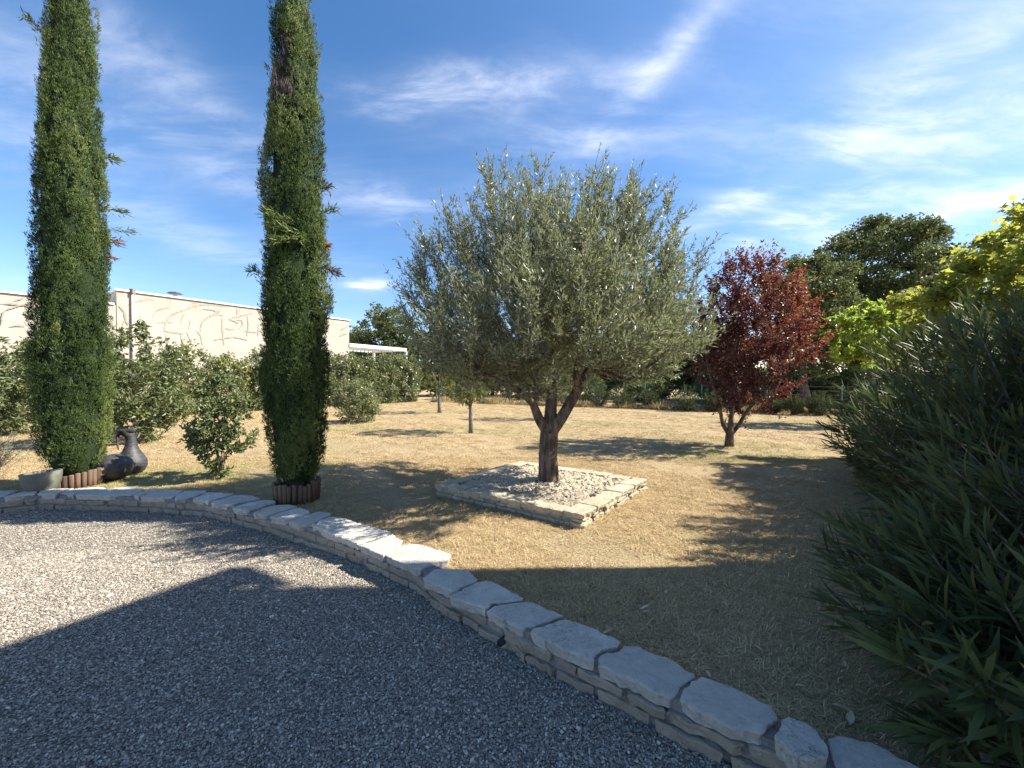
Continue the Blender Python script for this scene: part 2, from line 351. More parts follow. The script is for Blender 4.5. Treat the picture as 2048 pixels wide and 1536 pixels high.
def scatter_object(name, pts, rots, scl, protos, mat, extra=None, label=None, parent=None):
    """one object: prototypes and points in one mesh, instanced by geometry nodes"""
    V, Fs, isp, var, tone = [], {}, [], [], []; n0 = 0
    k = len(protos)
    for i, (pv, pf, pt) in enumerate(protos):
        V.append(pv); isp.append(np.zeros(len(pv), np.int32)); var.append(np.full(len(pv), i, np.int32)); tone.append(pt)
        for f in pf: Fs.setdefault(f.shape[1], []).append(f + n0)
        n0 += len(pv)
    m = len(pts); V.append(pts); isp.append(np.ones(m, np.int32)); var.append(rng.integers(0, k, m).astype(np.int32)); tone.append(np.zeros(m))
    attrs = {'isp': np.concatenate(isp), 'var': np.concatenate(var), 'tone': np.concatenate(tone),
             'rot': np.concatenate([np.zeros((n0, 3)), rots]), 'scl': np.concatenate([np.ones((n0, 3)), scl])}
    for kk, a in (extra or {}).items(): attrs[kk] = np.concatenate([np.zeros(n0), a])
    me = mesh_np(name, np.concatenate(V), [np.concatenate(f) for f in Fs.values()], mat, False, attrs)
    o = link(name, me, parent)
    ng = bpy.data.node_groups.new(name + '_scatter', 'GeometryNodeTree')
    ng.interface.new_socket('Geometry', in_out='INPUT', socket_type='NodeSocketGeometry'); ng.interface.new_socket('Geometry', in_out='OUTPUT', socket_type='NodeSocketGeometry')
    N, L = ng.nodes, ng.links; gi = N.new('NodeGroupInput'); go = N.new('NodeGroupOutput')
    def named(nm, t):
        a = N.new('GeometryNodeInputNamedAttribute'); a.data_type = t; a.inputs['Name'].default_value = nm; return a.outputs['Attribute']
    def cmp(nm, v):
        c = N.new('FunctionNodeCompare'); c.data_type = 'INT'; c.operation = 'EQUAL'; L.new(named(nm, 'INT'), c.inputs[2]); c.inputs[3].default_value = v; return c.outputs[0]
    s1 = N.new('GeometryNodeSeparateGeometry'); s1.domain = 'POINT'; L.new(gi.outputs[0], s1.inputs[0]); L.new(cmp('isp', 1), s1.inputs[1])
    j = N.new('GeometryNodeJoinGeometry')
    for i in range(k):
        sp = N.new('GeometryNodeSeparateGeometry'); sp.domain = 'POINT'; L.new(s1.outputs[0], sp.inputs[0]); L.new(cmp('var', i), sp.inputs[1])
        st = N.new('GeometryNodeSeparateGeometry'); st.domain = 'POINT'; L.new(s1.outputs[1], st.inputs[0]); L.new(cmp('var', i), st.inputs[1])
        ip = N.new('GeometryNodeInstanceOnPoints'); L.new(sp.outputs[0], ip.inputs['Points']); L.new(st.outputs[0], ip.inputs['Instance'])
        er = N.new('FunctionNodeEulerToRotation'); L.new(named('rot', 'FLOAT_VECTOR'), er.inputs[0]); L.new(er.outputs[0], ip.inputs['Rotation'])
        L.new(named('scl', 'FLOAT_VECTOR'), ip.inputs['Scale']); L.new(ip.outputs[0], j.inputs[0])
    L.new(j.outputs[0], go.inputs[0])
    md = o.modifiers.new('scatter', 'NODES'); md.node_group = ng
    return o
def ico(sub, jit):
    bm = bmesh.new(); bmesh.ops.create_icosphere(bm, subdivisions=sub, radius=1.0)
    V = np.array([v.co[:] for v in bm.verts]); Fc = np.array([[v.index for v in f.verts] for f in bm.faces]); bm.free()
    return V * (1 + rng.normal(0, jit, (len(V), 1))), Fc
# pebbles
def poly_scatter(poly, n, x0, x1, y0, y1):
    p = np.stack([rng.uniform(x0, x1, n), rng.uniform(y0, y1, n)], 1); return p[inside(poly, p)]
pp = np.concatenate([poly_scatter(grav_poly, 410000, -4.5, 3.2, .9, 3.6), poly_scatter(grav_poly, 160000, -9, .5, 3.3, 6.2)])
keep = np.abs(pp[:, 0]) < pp[:, 1] * 1.5 + .5; pp = pp[keep]; n = len(pp)
sz = np.clip(rng.lognormal(math.log(.0039), .27, n), .0024, .009)
big = rng.random(n) < .006; sz[big] *= rng.uniform(1.4, 2.1, big.sum())
scl = np.stack([sz * rng.uniform(.95, 1.5, n), sz, sz * rng.uniform(.5, .85, n)], 1)
pts = np.stack([pp[:, 0], pp[:, 1], GZ + sz * .35 + rng.uniform(0, .006, n)], 1)
protos = []
for i in range(4):
    v, f = ico(1, .16); protos.append((v, [f], np.zeros(len(v))))
tag(scatter_object('gravel_pebbles', pts, np.stack([rng.normal(0, .35, n), rng.normal(0, .35, n), rng.uniform(0, 6.28, n)], 1), scl, protos, PEBBLE), 'loose grey and beige gravel pebbles covering the terrace', 'gravel', kind='stuff')

# dry lawn blades
def tuft(nb, r, hl, flat):
    B = np.stack([rng.normal(0, r, nb), rng.normal(0, r, nb), np.full(nb, .001)], 1)
    a = rng.uniform(0, 6.28, nb); e = np.abs(rng.normal(flat, .30, nb)); L = rng.uniform(*hl, nb); w = rng.uniform(.0012, .0030, nb)
    d1 = np.stack([np.cos(a) * np.cos(e), np.sin(a) * np.cos(e), np.sin(e)], 1); e2 = e * .15 - .15; a2 = a + rng.normal(0, .7, nb)
    d2 = np.stack([np.cos(a2) * np.cos(e2), np.sin(a2) * np.cos(e2), np.sin(e2)], 1); s = np.stack([-np.sin(a), np.cos(a), np.zeros(nb)], 1)
    m = B + d1 * L[:, None] * .5; t = m + d2 * L[:, None] * .5; t[:, 2] = np.maximum(t[:, 2], .002); w = w[:, None] / 2
    V = np.stack([B + s * w, B - s * w, m + s * w, m - s * w, t], 1).reshape(-1, 3); i = np.arange(nb)[:, None] * 5
    return V, [i + np.array([0, 1, 3]), i + np.array([0, 3, 2]), i + np.array([2, 3, 4])], np.repeat(rng.uniform(0, 1, nb), 5)
pl_px = [(1166, 1061), (1296, 979), None, (868, 992)]
PF, PR, PL = P(1166, 1061)[:2], P(1296, 979)[:2], P(868, 992)[:2]; PB = PL + PR - PF
plc = (PL + PR) / 2
lawn_poly = np.concatenate([midpath[::2], [[9, -1], [40, 10], [40, 45], [-40, 45], [-40, 4.2]]])
def lawn_pts(n, y0, y1, xm):
    y = y0 + (y1 - y0) * rng.random(n) ** .75; x = rng.uniform(-1, 1, n) * np.minimum(y * 1.42 + .6, xm); p = np.stack([x, y], 1)
    p = p[inside(lawn_poly, p)]; pq = np.array([PF, PR, PB, PL]); return p[~inside(plc + (pq - plc) * .96, p)]
def green_amount(p):
    g = np.zeros(len(p))
    for (px, py, r) in ((1510, 905, 1.1), (1400, 905, .7), (520, 945, .7), (330, 955, .7), (230, 965, .4), (960, 862, .9), (890, 826, 1.0), (1180, 850, .9), (1065, 870, .8), (700, 860, .6)):
        c = P(px, py)[:2]; g = np.maximum(g, np.exp(-(((p - c) * np.array([.6, 1])) ** 2).sum(1) / r ** 2))
    return np.clip(g * .9 * rng.uniform(.2, 1.1, len(p)) + np.where(rng.random(len(p)) < .04, .5, 0), 0, .85)
la = lawn_pts(74000, 1.2, 7.5, 12); lb = lawn_pts(56000, 7, 26, 26)
lp = np.concatenate([la, lb]); n = len(lp)
def patchy(p):
    h = np.zeros(len(p))
    for k, (fx, fy, ph0) in enumerate(((1.9, .7, 0), (.8, 2.3, 1.2), (3.7, 2.9, 2.1), (5.1, 4.3, .4), (2.7, 6.1, 3.3))): h += np.sin(fx * p[:, 0] + fy * p[:, 1] + ph0 + 1.7 * np.sin(p[:, 0] * .9 + k)) / (1 + .25 * k)
    return h
sel = patchy(lp) + rng.normal(0, .8, len(lp)) > -1.0; na = int(sel[:len(la)].sum()); lp = lp[sel]; la, lb = lp[:na], lp[na:]; n = len(lp)
lsz = np.concatenate([rng.uniform(.7, 1.25, len(la)), rng.uniform(1.3, 2.3, len(lb))])
tag(scatter_object('dry_grass', np.stack([lp[:, 0], lp[:, 1], np.full(n, .001)], 1), np.stack([rng.normal(0, .08, n), rng.normal(0, .08, n), rng.uniform(0, 6.28, n)], 1),
    np.stack([lsz, lsz, lsz * rng.uniform(.5, 1.0, n)], 1), [tuft(24, .028, (.02, .07), .5) for _ in range(6)], BLADE, {'green': green_amount(lp)}), 'short parched straw coloured grass of the lawn', 'grass', kind='stuff')

# ------------------------------------------------------------------ terrace wall
def slab(poly, ztop, thick, edge=.007, jit=.004, step=.045, ztilt=0.0, inset_bot=.006):
    p = np.asarray(poly, float)
    if ((np.roll(p[:, 0], -1) - p[:, 0]) * (np.roll(p[:, 1], -1) + p[:, 1])).sum() > 0: p = p[::-1]
    c = p.mean(0); q = resample(np.concatenate([p, p[:1]]), step)
    q = q + rng.normal(0, jit, q.shape); n = len(q)
    r = np.linalg.norm(q - c, axis=1, keepdims=True); u = (q - c) / (r + 1e-9)
    def ring(pos, z, zj): return np.column_stack([pos, z + rng.normal(0, zj, n)])
    tz = ztop + ((q - c) @ np.array([math.cos(ztilt * 9), math.sin(ztilt * 9)])) * ztilt
    V = np.concatenate([np.column_stack([q - u * edge * 2.6, tz + rng.normal(0, .0012, n)]), np.column_stack([q - u * edge * .55, tz - edge * .45 + rng.normal(0, .0016, n)]), np.column_stack([q, tz - edge * 1.3]),
                        ring(q - u * rng.uniform(0, .014, (n, 1)), ztop - thick * .6, .004), ring(q - u * (inset_bot + rng.uniform(0, .012, (n, 1))), ztop - thick, .002), [[*c, ztop]]])
    i = np.arange(n); k = (i + 1) % n
    f4 = np.concatenate([np.stack([a * n + i, (a + 1) * n + i, (a + 1) * n + k, a * n + k], 1) for a in range(4)])
    f3 = np.concatenate([np.stack([i, k, np.full(n, 5 * n)], 1)])
    return V, f3, f4
def stone(name, poly, ztop, thick, mat, parent, **k):
    b = MB(); b.add(*slab(poly, ztop, thick, **k)); o = b.build(name, mat, parent); return o
caps = [
 [(-150, 1012), (-130, 996), (-52, 983), (-48, 989), (-64, 1000)], [(-60, 998), (-48, 985), (28, 980), (33, 983), (8, 990), (-40, 998)],
 [(6, 993.5), (36, 985), (52, 980), (75, 979), (72, 987), (14, 994.5)], [(74, 987.5), (84, 978), (120, 976.5), (150, 976), (118, 985), (112, 989)],
 [(120, 985.5), (152, 976), (201, 973.5), (213, 977), (154, 984.5), (147, 989)], [(150, 990), (156, 985.5), (214, 977.7), (256, 973), (292, 976.5), (265, 989), (247, 988), (219, 991)],
 [(268, 990), (294, 977.3), (328, 977.3), (299, 985), (277, 992)], [(280, 993), (301, 985.5), (331, 978.3), (366, 979.5), (346, 994), (300, 995)],
 [(349, 996), (352, 989), (370, 981), (412, 980.5), (413, 983), (387, 992.5), (366, 997), (353, 1000)], [(384, 997), (415, 984), (438, 984.5), (469, 988), (416, 1001.5), (396, 999.5)],
 [(420, 1004), (471, 989.3), (498, 989.5), (521, 996), (457, 1009.5), (435, 1008.5)], [(464, 1016), (487, 1007.5), (525, 1000), (547, 999), (553, 1003), (496, 1021), (478, 1019)],
 [(505, 1026), (532, 1014.5), (551, 1009), (581, 1009), (596, 1012), (549, 1025.5), (522, 1028.5)], [(538, 1033), (556, 1026), (598, 1013.7), (619, 1021), (619, 1026), (585, 1037), (567, 1040)],
 [(578, 1042), (619, 1028), (635, 1023), (658, 1024), (661, 1029), (636, 1041), (621, 1048), (598, 1051)], [(626, 1052), (641, 1040.5), (666, 1033), (690, 1037), (739, 1053), (780, 1060), (785, 1064), (777, 1067), (716, 1087), (688, 1077), (656, 1067)],
 [(721, 1090.5), (784, 1068.5), (806, 1080), (802, 1085), (764, 1110), (739, 1099)], [(769, 1107), (808, 1086), (834, 1087), (895, 1104), (903, 1110), (897, 1119), (869, 1125), (838, 1139), (796, 1122)],
 [(842, 1158), (870, 1136.5), (933, 1137.5), (954, 1154), (957, 1158), (906, 1182.5), (874, 1170)], [(899, 1193), (937, 1171), (970, 1160), (981, 1161), (1051, 1196), (1047, 1199), (986, 1204), (968, 1217)],
 [(973, 1220.5), (984, 1211), (1055, 1201), (1128, 1230), (1115, 1237), (1043, 1258), (1009, 1240)], [(1057, 1264), (1068, 1256), (1132, 1237), (1185, 1254.5), (1237, 1279.5), (1237, 1290), (1197, 1300), (1184, 1321), (1121, 1296), (1089, 1279)],
 [(1197, 1318), (1210, 1308), (1242, 1302), (1248, 1291), (1267, 1290.5), (1347, 1318), (1392, 1347), (1366, 1369), (1343, 1397), (1302, 1379.5), (1244, 1354), (1197, 1330)],
 [(1356, 1396), (1374, 1366.5), (1397, 1353.5), (1425, 1356.5), (1502, 1392), (1546, 1415), (1559, 1437), (1521, 1469.5), (1470, 1451), (1405, 1425)],
 [(1548, 1478), (1564, 1438), (1580, 1429), (1631, 1453), (1653, 1486), (1659, 1512), (1631, 1516), (1599, 1516)], [(1653, 1470), (1708, 1473), (1760, 1492), (1840, 1534), (1872, 1562), (1760, 1580), (1672, 1545)]]
wall = empty('terrace_wall', (front[14][0], front[14][1], GZ), 'low curved dry stone wall of pale limestone slabs edging the gravel', 'wall')
for i, c in enumerate(caps):
    dz = .022 if i == 24 else (.0 if i < 15 else rng.uniform(-.004, .006))
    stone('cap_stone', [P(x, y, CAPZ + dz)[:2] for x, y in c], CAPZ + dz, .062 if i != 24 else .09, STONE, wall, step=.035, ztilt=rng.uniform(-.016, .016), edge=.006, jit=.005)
endp = fpath[-1]; tail = fpath[-9:]
tn = normals2(tail)
stone('cap_stone', [tail[2] + tn[2] * .0, tail[8], tail[8] + tn[8] * .38, tail[2] + tn[2] * .36], CAPZ, .06, STONE, wall)
# mortar core under the caps
mw = MB(); wI, wO = fpath + fn * .036, fpath + fn * .16
n = len(fpath); zt = np.full(n, CAPZ - .024) + rng.normal(0, .004, n)
V = np.concatenate([np.column_stack([wI, np.full(n, GZ - .05)]), np.column_stack([wI + rng.normal(0, .004, (n, 2)), zt]), np.column_stack([wO, zt]), np.column_stack([wO, np.full(n, GZ - .05)])])
i = np.arange(n - 1); mw.add(V, f4=np.concatenate([np.stack([a * n + i, a * n + i + 1, (a + 1) * n + i + 1, (a + 1) * n + i], 1) for a in range(3)])); mw.build('mortar', MORTAR, wall)
def coursing(path, nn, z0, z1, lmin, lmax, depth, out, parent, mat, name='wall_stone', gap=.010, step_=.045):
    seg = np.linalg.norm(np.diff(path, axis=0), axis=1); s = np.concatenate([[0], np.cumsum(seg)]); t = rng.uniform(-.1, 0)
    def pt(q): return np.array([np.interp(q, s, path[:, 0]), np.interp(q, s, path[:, 1])]), norm(np.array([np.interp(q, s, nn[:, 0]), np.interp(q, s, nn[:, 1])]))
    while t < s[-1]:
        L = rng.uniform(lmin, lmax); a = max(t, 0) + gap / 2; b = min(t + L, s[-1]) - gap / 2; t += L
        if b - a < .04: continue
        o = out + rng.uniform(-.016, .012)
        (pa, na), (pm, nm), (pb, nb) = pt(a), pt((a + b) / 2), pt(b)
        zj = rng.uniform(-.014, .002)
        stone(name, [pa + na * o, pm + nm * (o - rng.uniform(-.004, .006)), pb + nb * o, pb + nb * depth, pa + na * depth], z1 + zj, z1 - z0 - .008 + zj, mat, parent, step=step_, edge=.006, jit=.007)
vis = fpath
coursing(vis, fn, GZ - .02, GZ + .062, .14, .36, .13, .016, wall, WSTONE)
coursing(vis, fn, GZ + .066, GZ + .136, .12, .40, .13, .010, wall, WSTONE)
drp = P(1012, 1270, GZ + .045); dn = fn[np.argmin(((fpath - drp[:2]) ** 2).sum(1))]
dr = MB(); ax = np.array([dn[0], dn[1], .0]); c0 = np.array([*fpath[np.argmin(((fpath - drp[:2]) ** 2).sum(1))], GZ + .05])
dr.tube([c0 + ax * .12, c0 - ax * .012, c0 - ax * .012 + ax * 1e-4, c0 + ax * .1], [.021, .021, .015, .015], 12, False)
dr.build('drain_pipe', noisemat('drain_black', (.015, .015, .016), (.03, .03, .03), 20, .6, 0), wall, True)

PSTONE = stonemat('cream_limestone', (.60, .53, .39), (.42, .355, .25), (.13, .11, .085))
# ------------------------------------------------------------------ square planter
planter = empty('stone_planter', (*plc, 0), 'square planter bed of stacked pale limestone around the olive trunk', 'planter')
PT = .155
def lerp(a, b, t): return a + (b - a) * t
cor = [PF, PR, PB, PL]
for k in range(4):
    a, b = cor[k], cor[(k + 1) % 4]; inn = norm(plc - (a + b) / 2); Ls = np.linalg.norm(b - a); d = (b - a) / Ls
    path = np.array([lerp(a, b, t) for t in np.linspace(0.0, 1, 12)]); nn = np.repeat(inn[None], 12, 0)
    t = 0.0 if k % 2 == 0 else .21; end = Ls if k % 2 == 0 else Ls - .21
    while t < end - .05:
        L = rng.uniform(.24, .40); L = end - t if end - t - L < .14 else L
        a0, a1 = a + d * (t + .005), a + d * (t + L - .005); w0, w1 = rng.uniform(.17, .23, 2)
        stone('cap_stone', [a0 + inn * rng.uniform(-.012, .008), a1 + inn * rng.uniform(-.012, .008), a1 + inn * w1, a0 + inn * w0], PT + rng.uniform(-.010, .008), .055, PSTONE, planter, step=.045, edge=.007, jit=.006)
        t += L
    coursing(path, nn, -.03, .048, .14, .34, .16, .022 + .002 * k, planter, PSTONE, step_=.06)
    coursing(path, nn, .052, .102, .12, .34, .16, .018 + .002 * k, planter, PSTONE, step_=.06)
cb = MB(); q = [plc + (c - plc) * .955 for c in cor]; z0_, z1_ = -.03, .112
V = [[*p, z0_] for p in q] + [[*p, z1_] for p in q]; cb.add(V, f4=[[4, 5, 6, 7]] + [[i, (i + 1) % 4, (i + 1) % 4 + 4, i + 4] for i in range(4)])
cb.build('mortar_core', MORTAR, planter)
CHIP = stonemat('white_chips', (.66, .57, .43), (.46, .385, .28), (.24, .20, .15))
chipm = []
for i in range(7):
    v, f = ico(1, .2); v = v * np.array([1.25, .9, .62]); me = mesh_np('chip', v, [f], CHIP); chipm.append((me, v, f))
qi = np.array([plc + (c - plc) * .80 for c in cor]); b0, b1 = qi.min(0), qi.max(0)
pos = np.stack([rng.uniform(b0[0], b1[0], 5200), rng.uniform(b0[1], b1[1], 5200)], 1); pos = pos[inside(qi, pos)]
dist = np.linalg.norm(pos, axis=1); order = np.argsort(dist + rng.uniform(0, .8, len(pos))); pos = pos[order]
cs = rng.uniform(.016, .034, len(pos)); cs[:260] = rng.uniform(.026, .042, 260)
mound = .118 + .03 * np.exp(-((pos - plc) ** 2).sum(1) / .5)
rest = MB()
for i in range(len(pos)):
    me, v, f = chipm[i % 7]; rz = rng.uniform(0, 6.28); rot = Matrix.Rotation(rz, 3, 'Z') @ Matrix.Rotation(rng.normal(0, .5), 3, 'X')
    if i < 260:
        o = bpy.data.objects.new('chip', me); C.objects.link(o); o.parent = planter
        o.location = (pos[i][0] - plc[0], pos[i][1] - plc[1], mound[i] + .010); o.rotation_euler = rot.to_euler(); o.scale = (cs[i],) * 3
    else:
        rest.add((v * cs[i]) @ np.array(rot).T + np.array([*pos[i], mound[i] + rng.uniform(-.004, .012)]), f)
ro = rest.build('stone_chips', CHIP, planter); ro['kind'] = 'stuff'

# ------------------------------------------------------------------ trees: growth
def grow(limbs, attract, bow=.12, up=.0, k=4, wig=.05):
    """limbs: list of polylines (first one is the trunk; others start on it). returns edges, nodes, twig chains"""
    nodes, par = [], []
    for pl in limbs:
        pl = np.asarray(pl, float)
        if nodes:
            j = int(np.argmin(((np.array(nodes) - pl[0]) ** 2).sum(1)))
        else: nodes.append(pl[0]); par.append(-1); j = 0
        for p in pl[1:]:
            nodes.append(p); par.append(j); j = len(nodes) - 1
    base = np.array(nodes[0]); nlimb = len(nodes)
    order = np.argsort(((attract - base) ** 2).sum(1)); chains = []
    N = np.zeros((nlimb + len(attract) * k, 3)); N[:nlimb] = nodes; m = nlimb
    for a in attract[order]:
        d = a - N[:m]; cost = np.linalg.norm(d, axis=1) + up * np.maximum(0, -d[:, 2]) ; cost[0] += 5
        j = int(np.argmin(cost)); s = N[j].copy(); L = np.linalg.norm(a - s); ch = [s]
        for q in range(1, k + 1):
            t = q / k; p = s + (a - s) * t + np.array([0, 0, -bow * L * math.sin(math.pi * t)]) + (rng.normal(0, wig * L / k, 3) if q < k else 0)
            N[m] = p; par.append(j); j = m; m += 1; ch.append(p)
        chains.append(np.array(ch))
    return N[:m], np.array(par), chains, nlimb
def radii(N, par, tip, expo=2.3):
    r = np.zeros(len(N)); kids = np.zeros(len(N), int)
    for p in par[1:]: kids[p] += 1
    for i in range(len(N) - 1, -1, -1):
        r[i] = tip if kids[i] == 0 else r[i] ** (1 / expo)
        if par[i] >= 0: r[par[i]] += r[i] ** expo
    return r
def wood(name, N, par, r, mat, parent, n_thick=9, n_thin=4, thick=.02, rmin=0.0, rscale=None, jit=0.0):
    b = MB(); kids = {}
    for i, p in enumerate(par): kids.setdefault(p, []).append(i)
    done = set()
    stack = [0]
    starts = [(0, None)]
    while starts:
        s, frm = starts.pop(); pts = [] if frm is None else [N[frm]]; rad = [] if frm is None else [min(r[frm], r[s] * 1.15)]
        i = s
        while True:
            pts.append(N[i]); rad.append(r[i]); ks = kids.get(i, [])
            if not ks: break
            ks = sorted(ks, key=lambda q: -r[q])
            for q in ks[1:]:
                if r[q] >= rmin: starts.append((q, i))
            i = ks[0]
            if r[i] < rmin: break
        if len(pts) > 1: b.tube(np.array(pts), np.array(rad), n_thick if max(rad) > thick else n_thin, max(rad) > thick, jit if max(rad) > thick else 0)
    return b.build(name, mat, parent, True)
def prof_sample(n, prof, c, squash=1.0, surf=.55, lob=None):
    """points in a crown given by (z, radius) profile around the axis c"""
    prof = np.array(prof); z = rng.uniform(prof[0, 0], prof[-1, 0], n * 4); Rz = np.interp(z, prof[:, 0], prof[:, 1])
    z = z[rng.random(len(z)) < (Rz / prof[:, 1].max()) ** 1.6][:n]; n = len(z); Rz = np.interp(z, prof[:, 0], prof[:, 1]); a = rng.uniform(0, 6.283, n)
    if lob is not None: Rz = Rz * lob(a, z)
    rr = Rz * rng.random(n) ** surf
    return np.stack([c[0] + rr * np.cos(a), c[1] + squash * rr * np.sin(a), z], 1), rr / (Rz + 1e-6)
def lobes(nl, amp, seed, za=1.0):
    g = np.random.default_rng(seed); ph = g.uniform(0, 6.28, nl); fr = g.integers(2, 6, nl); fz = g.uniform(.8, 2.2, nl) * za; am = g.uniform(.3, 1, nl); am /= am.sum()
    return lambda a, z: 1 + amp * sum(am[i] * np.sin(fr[i] * a + fz[i] * z * 3 + ph[i]) for i in range(nl))
def twig_leaves(chains, per, t0, axis_mix, L, Wd, tone_fn, spread=.015, upb=.15, lv=.25, wv=.25):
    B, Dn = [], []
    for ch in chains:
        m = max(1, int(per * rng.uniform(.7, 1.3))); t = t0 + (1 - t0) * rng.random(m); q = t * (len(ch) - 1); i = np.minimum(q.astype(int), len(ch) - 2); f = (q - i)[:, None]
        p = ch[i] * (1 - f) + ch[i + 1] * f; ax = norm(ch[i + 1] - ch[i]); d = ax * axis_mix + rdir(m) * 1.0 + np.array([0, 0, upb])
        B.append(p + rng.normal(0, spread, (m, 3))); Dn.append(norm(d))
    B = np.concatenate(B); Dn = np.concatenate(Dn); n = len(B)
    return B, Dn, L * np.clip(rng.normal(1, lv, n), .45, 1.7), Wd * np.clip(rng.normal(1, wv, n), .5, 1.6), tone_fn(B, n)

# ---- olive
ob = np.array([*P(1098, 966, .12)[:2], .10]); oy = ob[1]
olive = empty('olive_tree', ob, 'large silvery green olive tree with three limbs rising from the stone planter', 'tree')
fork = at(1098, 868, oy)
limbs = [[ob + [0, 0, -.08], ob + [0, 0, .12], at(1096, 915, oy), fork, at(1100, 840, oy + .05), at(1104, 780, oy + .05), at(1100, 700, oy + .1), at(1092, 620, oy + .12), at(1085, 520, oy + .1)],
         [fork, at(1078, 838, oy - .05), at(1066, 808, oy - .12), at(1046, 786, oy - .25), at(1005, 765, oy - .35), at(960, 745, oy - .5), at(915, 700, oy - .6), at(880, 640, oy - .6)],
         [at(1066, 808, oy - .12), at(1072, 770, oy - .1), at(1060, 700, oy - .3), at(1030, 610, oy - .5), at(1010, 520, oy - .5)],
         [fork, at(1122, 838, oy), at(1150, 790, oy + .02), at(1178, 740, oy + .05), at(1215, 690, oy), at(1260, 620, oy - .05), at(1290, 540, oy)],
         [at(1150, 790, oy + .02), at(1152, 745, oy + .3), at(1170, 650, oy + .6), at(1190, 540, oy + .8)], [at(1178, 740, oy + .05), at(1215, 745, oy - .2), at(1255, 762, oy - .4), at(1300, 730, oy - .5), at(1350, 690, oy - .5)],
         [at(1150, 790, oy + .02), at(1165, 700, oy - .5), at(1170, 600, oy - .8), at(1165, 500, oy - .9)], [at(1104, 780, oy + .05), at(1060, 700, oy + .7), at(1010, 600, oy + 1.0), at(960, 530, oy + 1.1)]]
oprof = [(1.12, .9), (1.34, 1.42), (1.75, 1.72), (2.2, 1.83), (2.6, 1.80), (2.95, 1.62), (3.3, 1.36), (3.6, 1.10), (3.85, .85), (4.02, .4)]
oblobs = [(1035, 468, 0, .70, .86), (1172, 478, .1, .74, .84), (1270, 500, -.1, .66, .84), (930, 535, -.1, .72, .72), (868, 610, 0, .58, .5), (1338, 575, 0, .55, .6), (1365, 655, .1, .46, .45), (900, 705, -.2, .66, .36), (1000, 650, -.8, .85, .6), (1200, 640, -.75, .9, .65), (1300, 695, -.3, .75, .42), (1100, 590, .9, 1.15, .85), (1010, 715, -.4, .62, .28), (1120, 560, -.5, .9, .75), (1090, 700, .5, .9, .35), (960, 640, .7, .8, .6), (1280, 640, .7, .8, .6), (985, 748, -.3, .6, .22), (915, 738, 0, .4, .2), (1090, 755, -.5, .55, .2), (1235, 735, -.2, .6, .26), (1315, 718, 0, .4, .22), (1060, 740, .5, .7, .22)]
att = []
for (bx, by, bd, br, bz) in oblobs:
    c_ = at(bx, by, oy + bd); k_ = int(150 * br * br * bz / .45); u_ = rdir(k_) * (rng.random((k_, 1)) ** .42); att.append(c_ + u_ * np.array([br, br, bz]))
att = np.concatenate(att); att = att[att[:, 2] > 1.24]; att[:, 0] = ob[0] + (att[:, 0] - ob[0]) * .95
N, par, chains, nl = grow(limbs, att, bow=.10, up=.7, k=4, wig=.12)
r = radii(N, par, .0028, 2.35)
r[:nl] = np.maximum(r[:nl], 0)
for i in range(4): r[i] = [.152, .130, .122, .126][i]
r[4:9] = [.085, .068, .05, .036, .024]; r[9:16] = [.066, .05, .040, .032, .026, .02, .015]; r[16:20] = [.036, .028, .02, .014]; r[20:26] = [.078, .066, .054, .042, .032, .022]; r[26:29] = [.042, .03, .02]; r[29:33] = [.028, .022, .018, .012]; r[33:36] = [.032, .024, .016]; r[36:39] = [.03, .022, .014]
wood('trunk', N, par, r, BARK, olive, 12, 4, .02, .0, None, .08)
# upright sprigs out of every twig tip
sprigs = list(chains)
for ch in chains:
    for _ in range(3):
        s = ch[rng.integers(1, len(ch))]; out = norm(s - np.array([ob[0], oy, 2.0])); d = norm(out * .6 + np.array([0, 0, .75]) + rng.normal(0, .35, 3)); L = rng.uniform(.18, .42)
        sprigs.append(np.array([s, s + d * L * .5, s + d * L + np.array([0, 0, .03])]))
sp = MB()
for ch in sprigs[len(chains):]: sp.tube(ch, [.0032, .0025, .0012], 3, False)
sp.build('twigs', GBARK, olive)
B, Dn, L, Wd, T = twig_leaves(sprigs, 17, .12, 1.1, .060, .0145, lambda B, n: np.clip(rng.beta(2.2, 2.6, n), 0, .97), .008, .1)
leaves('crown', B, Dn, L, Wd, T, OLIVE, olive, fold=.12, droop=.05)

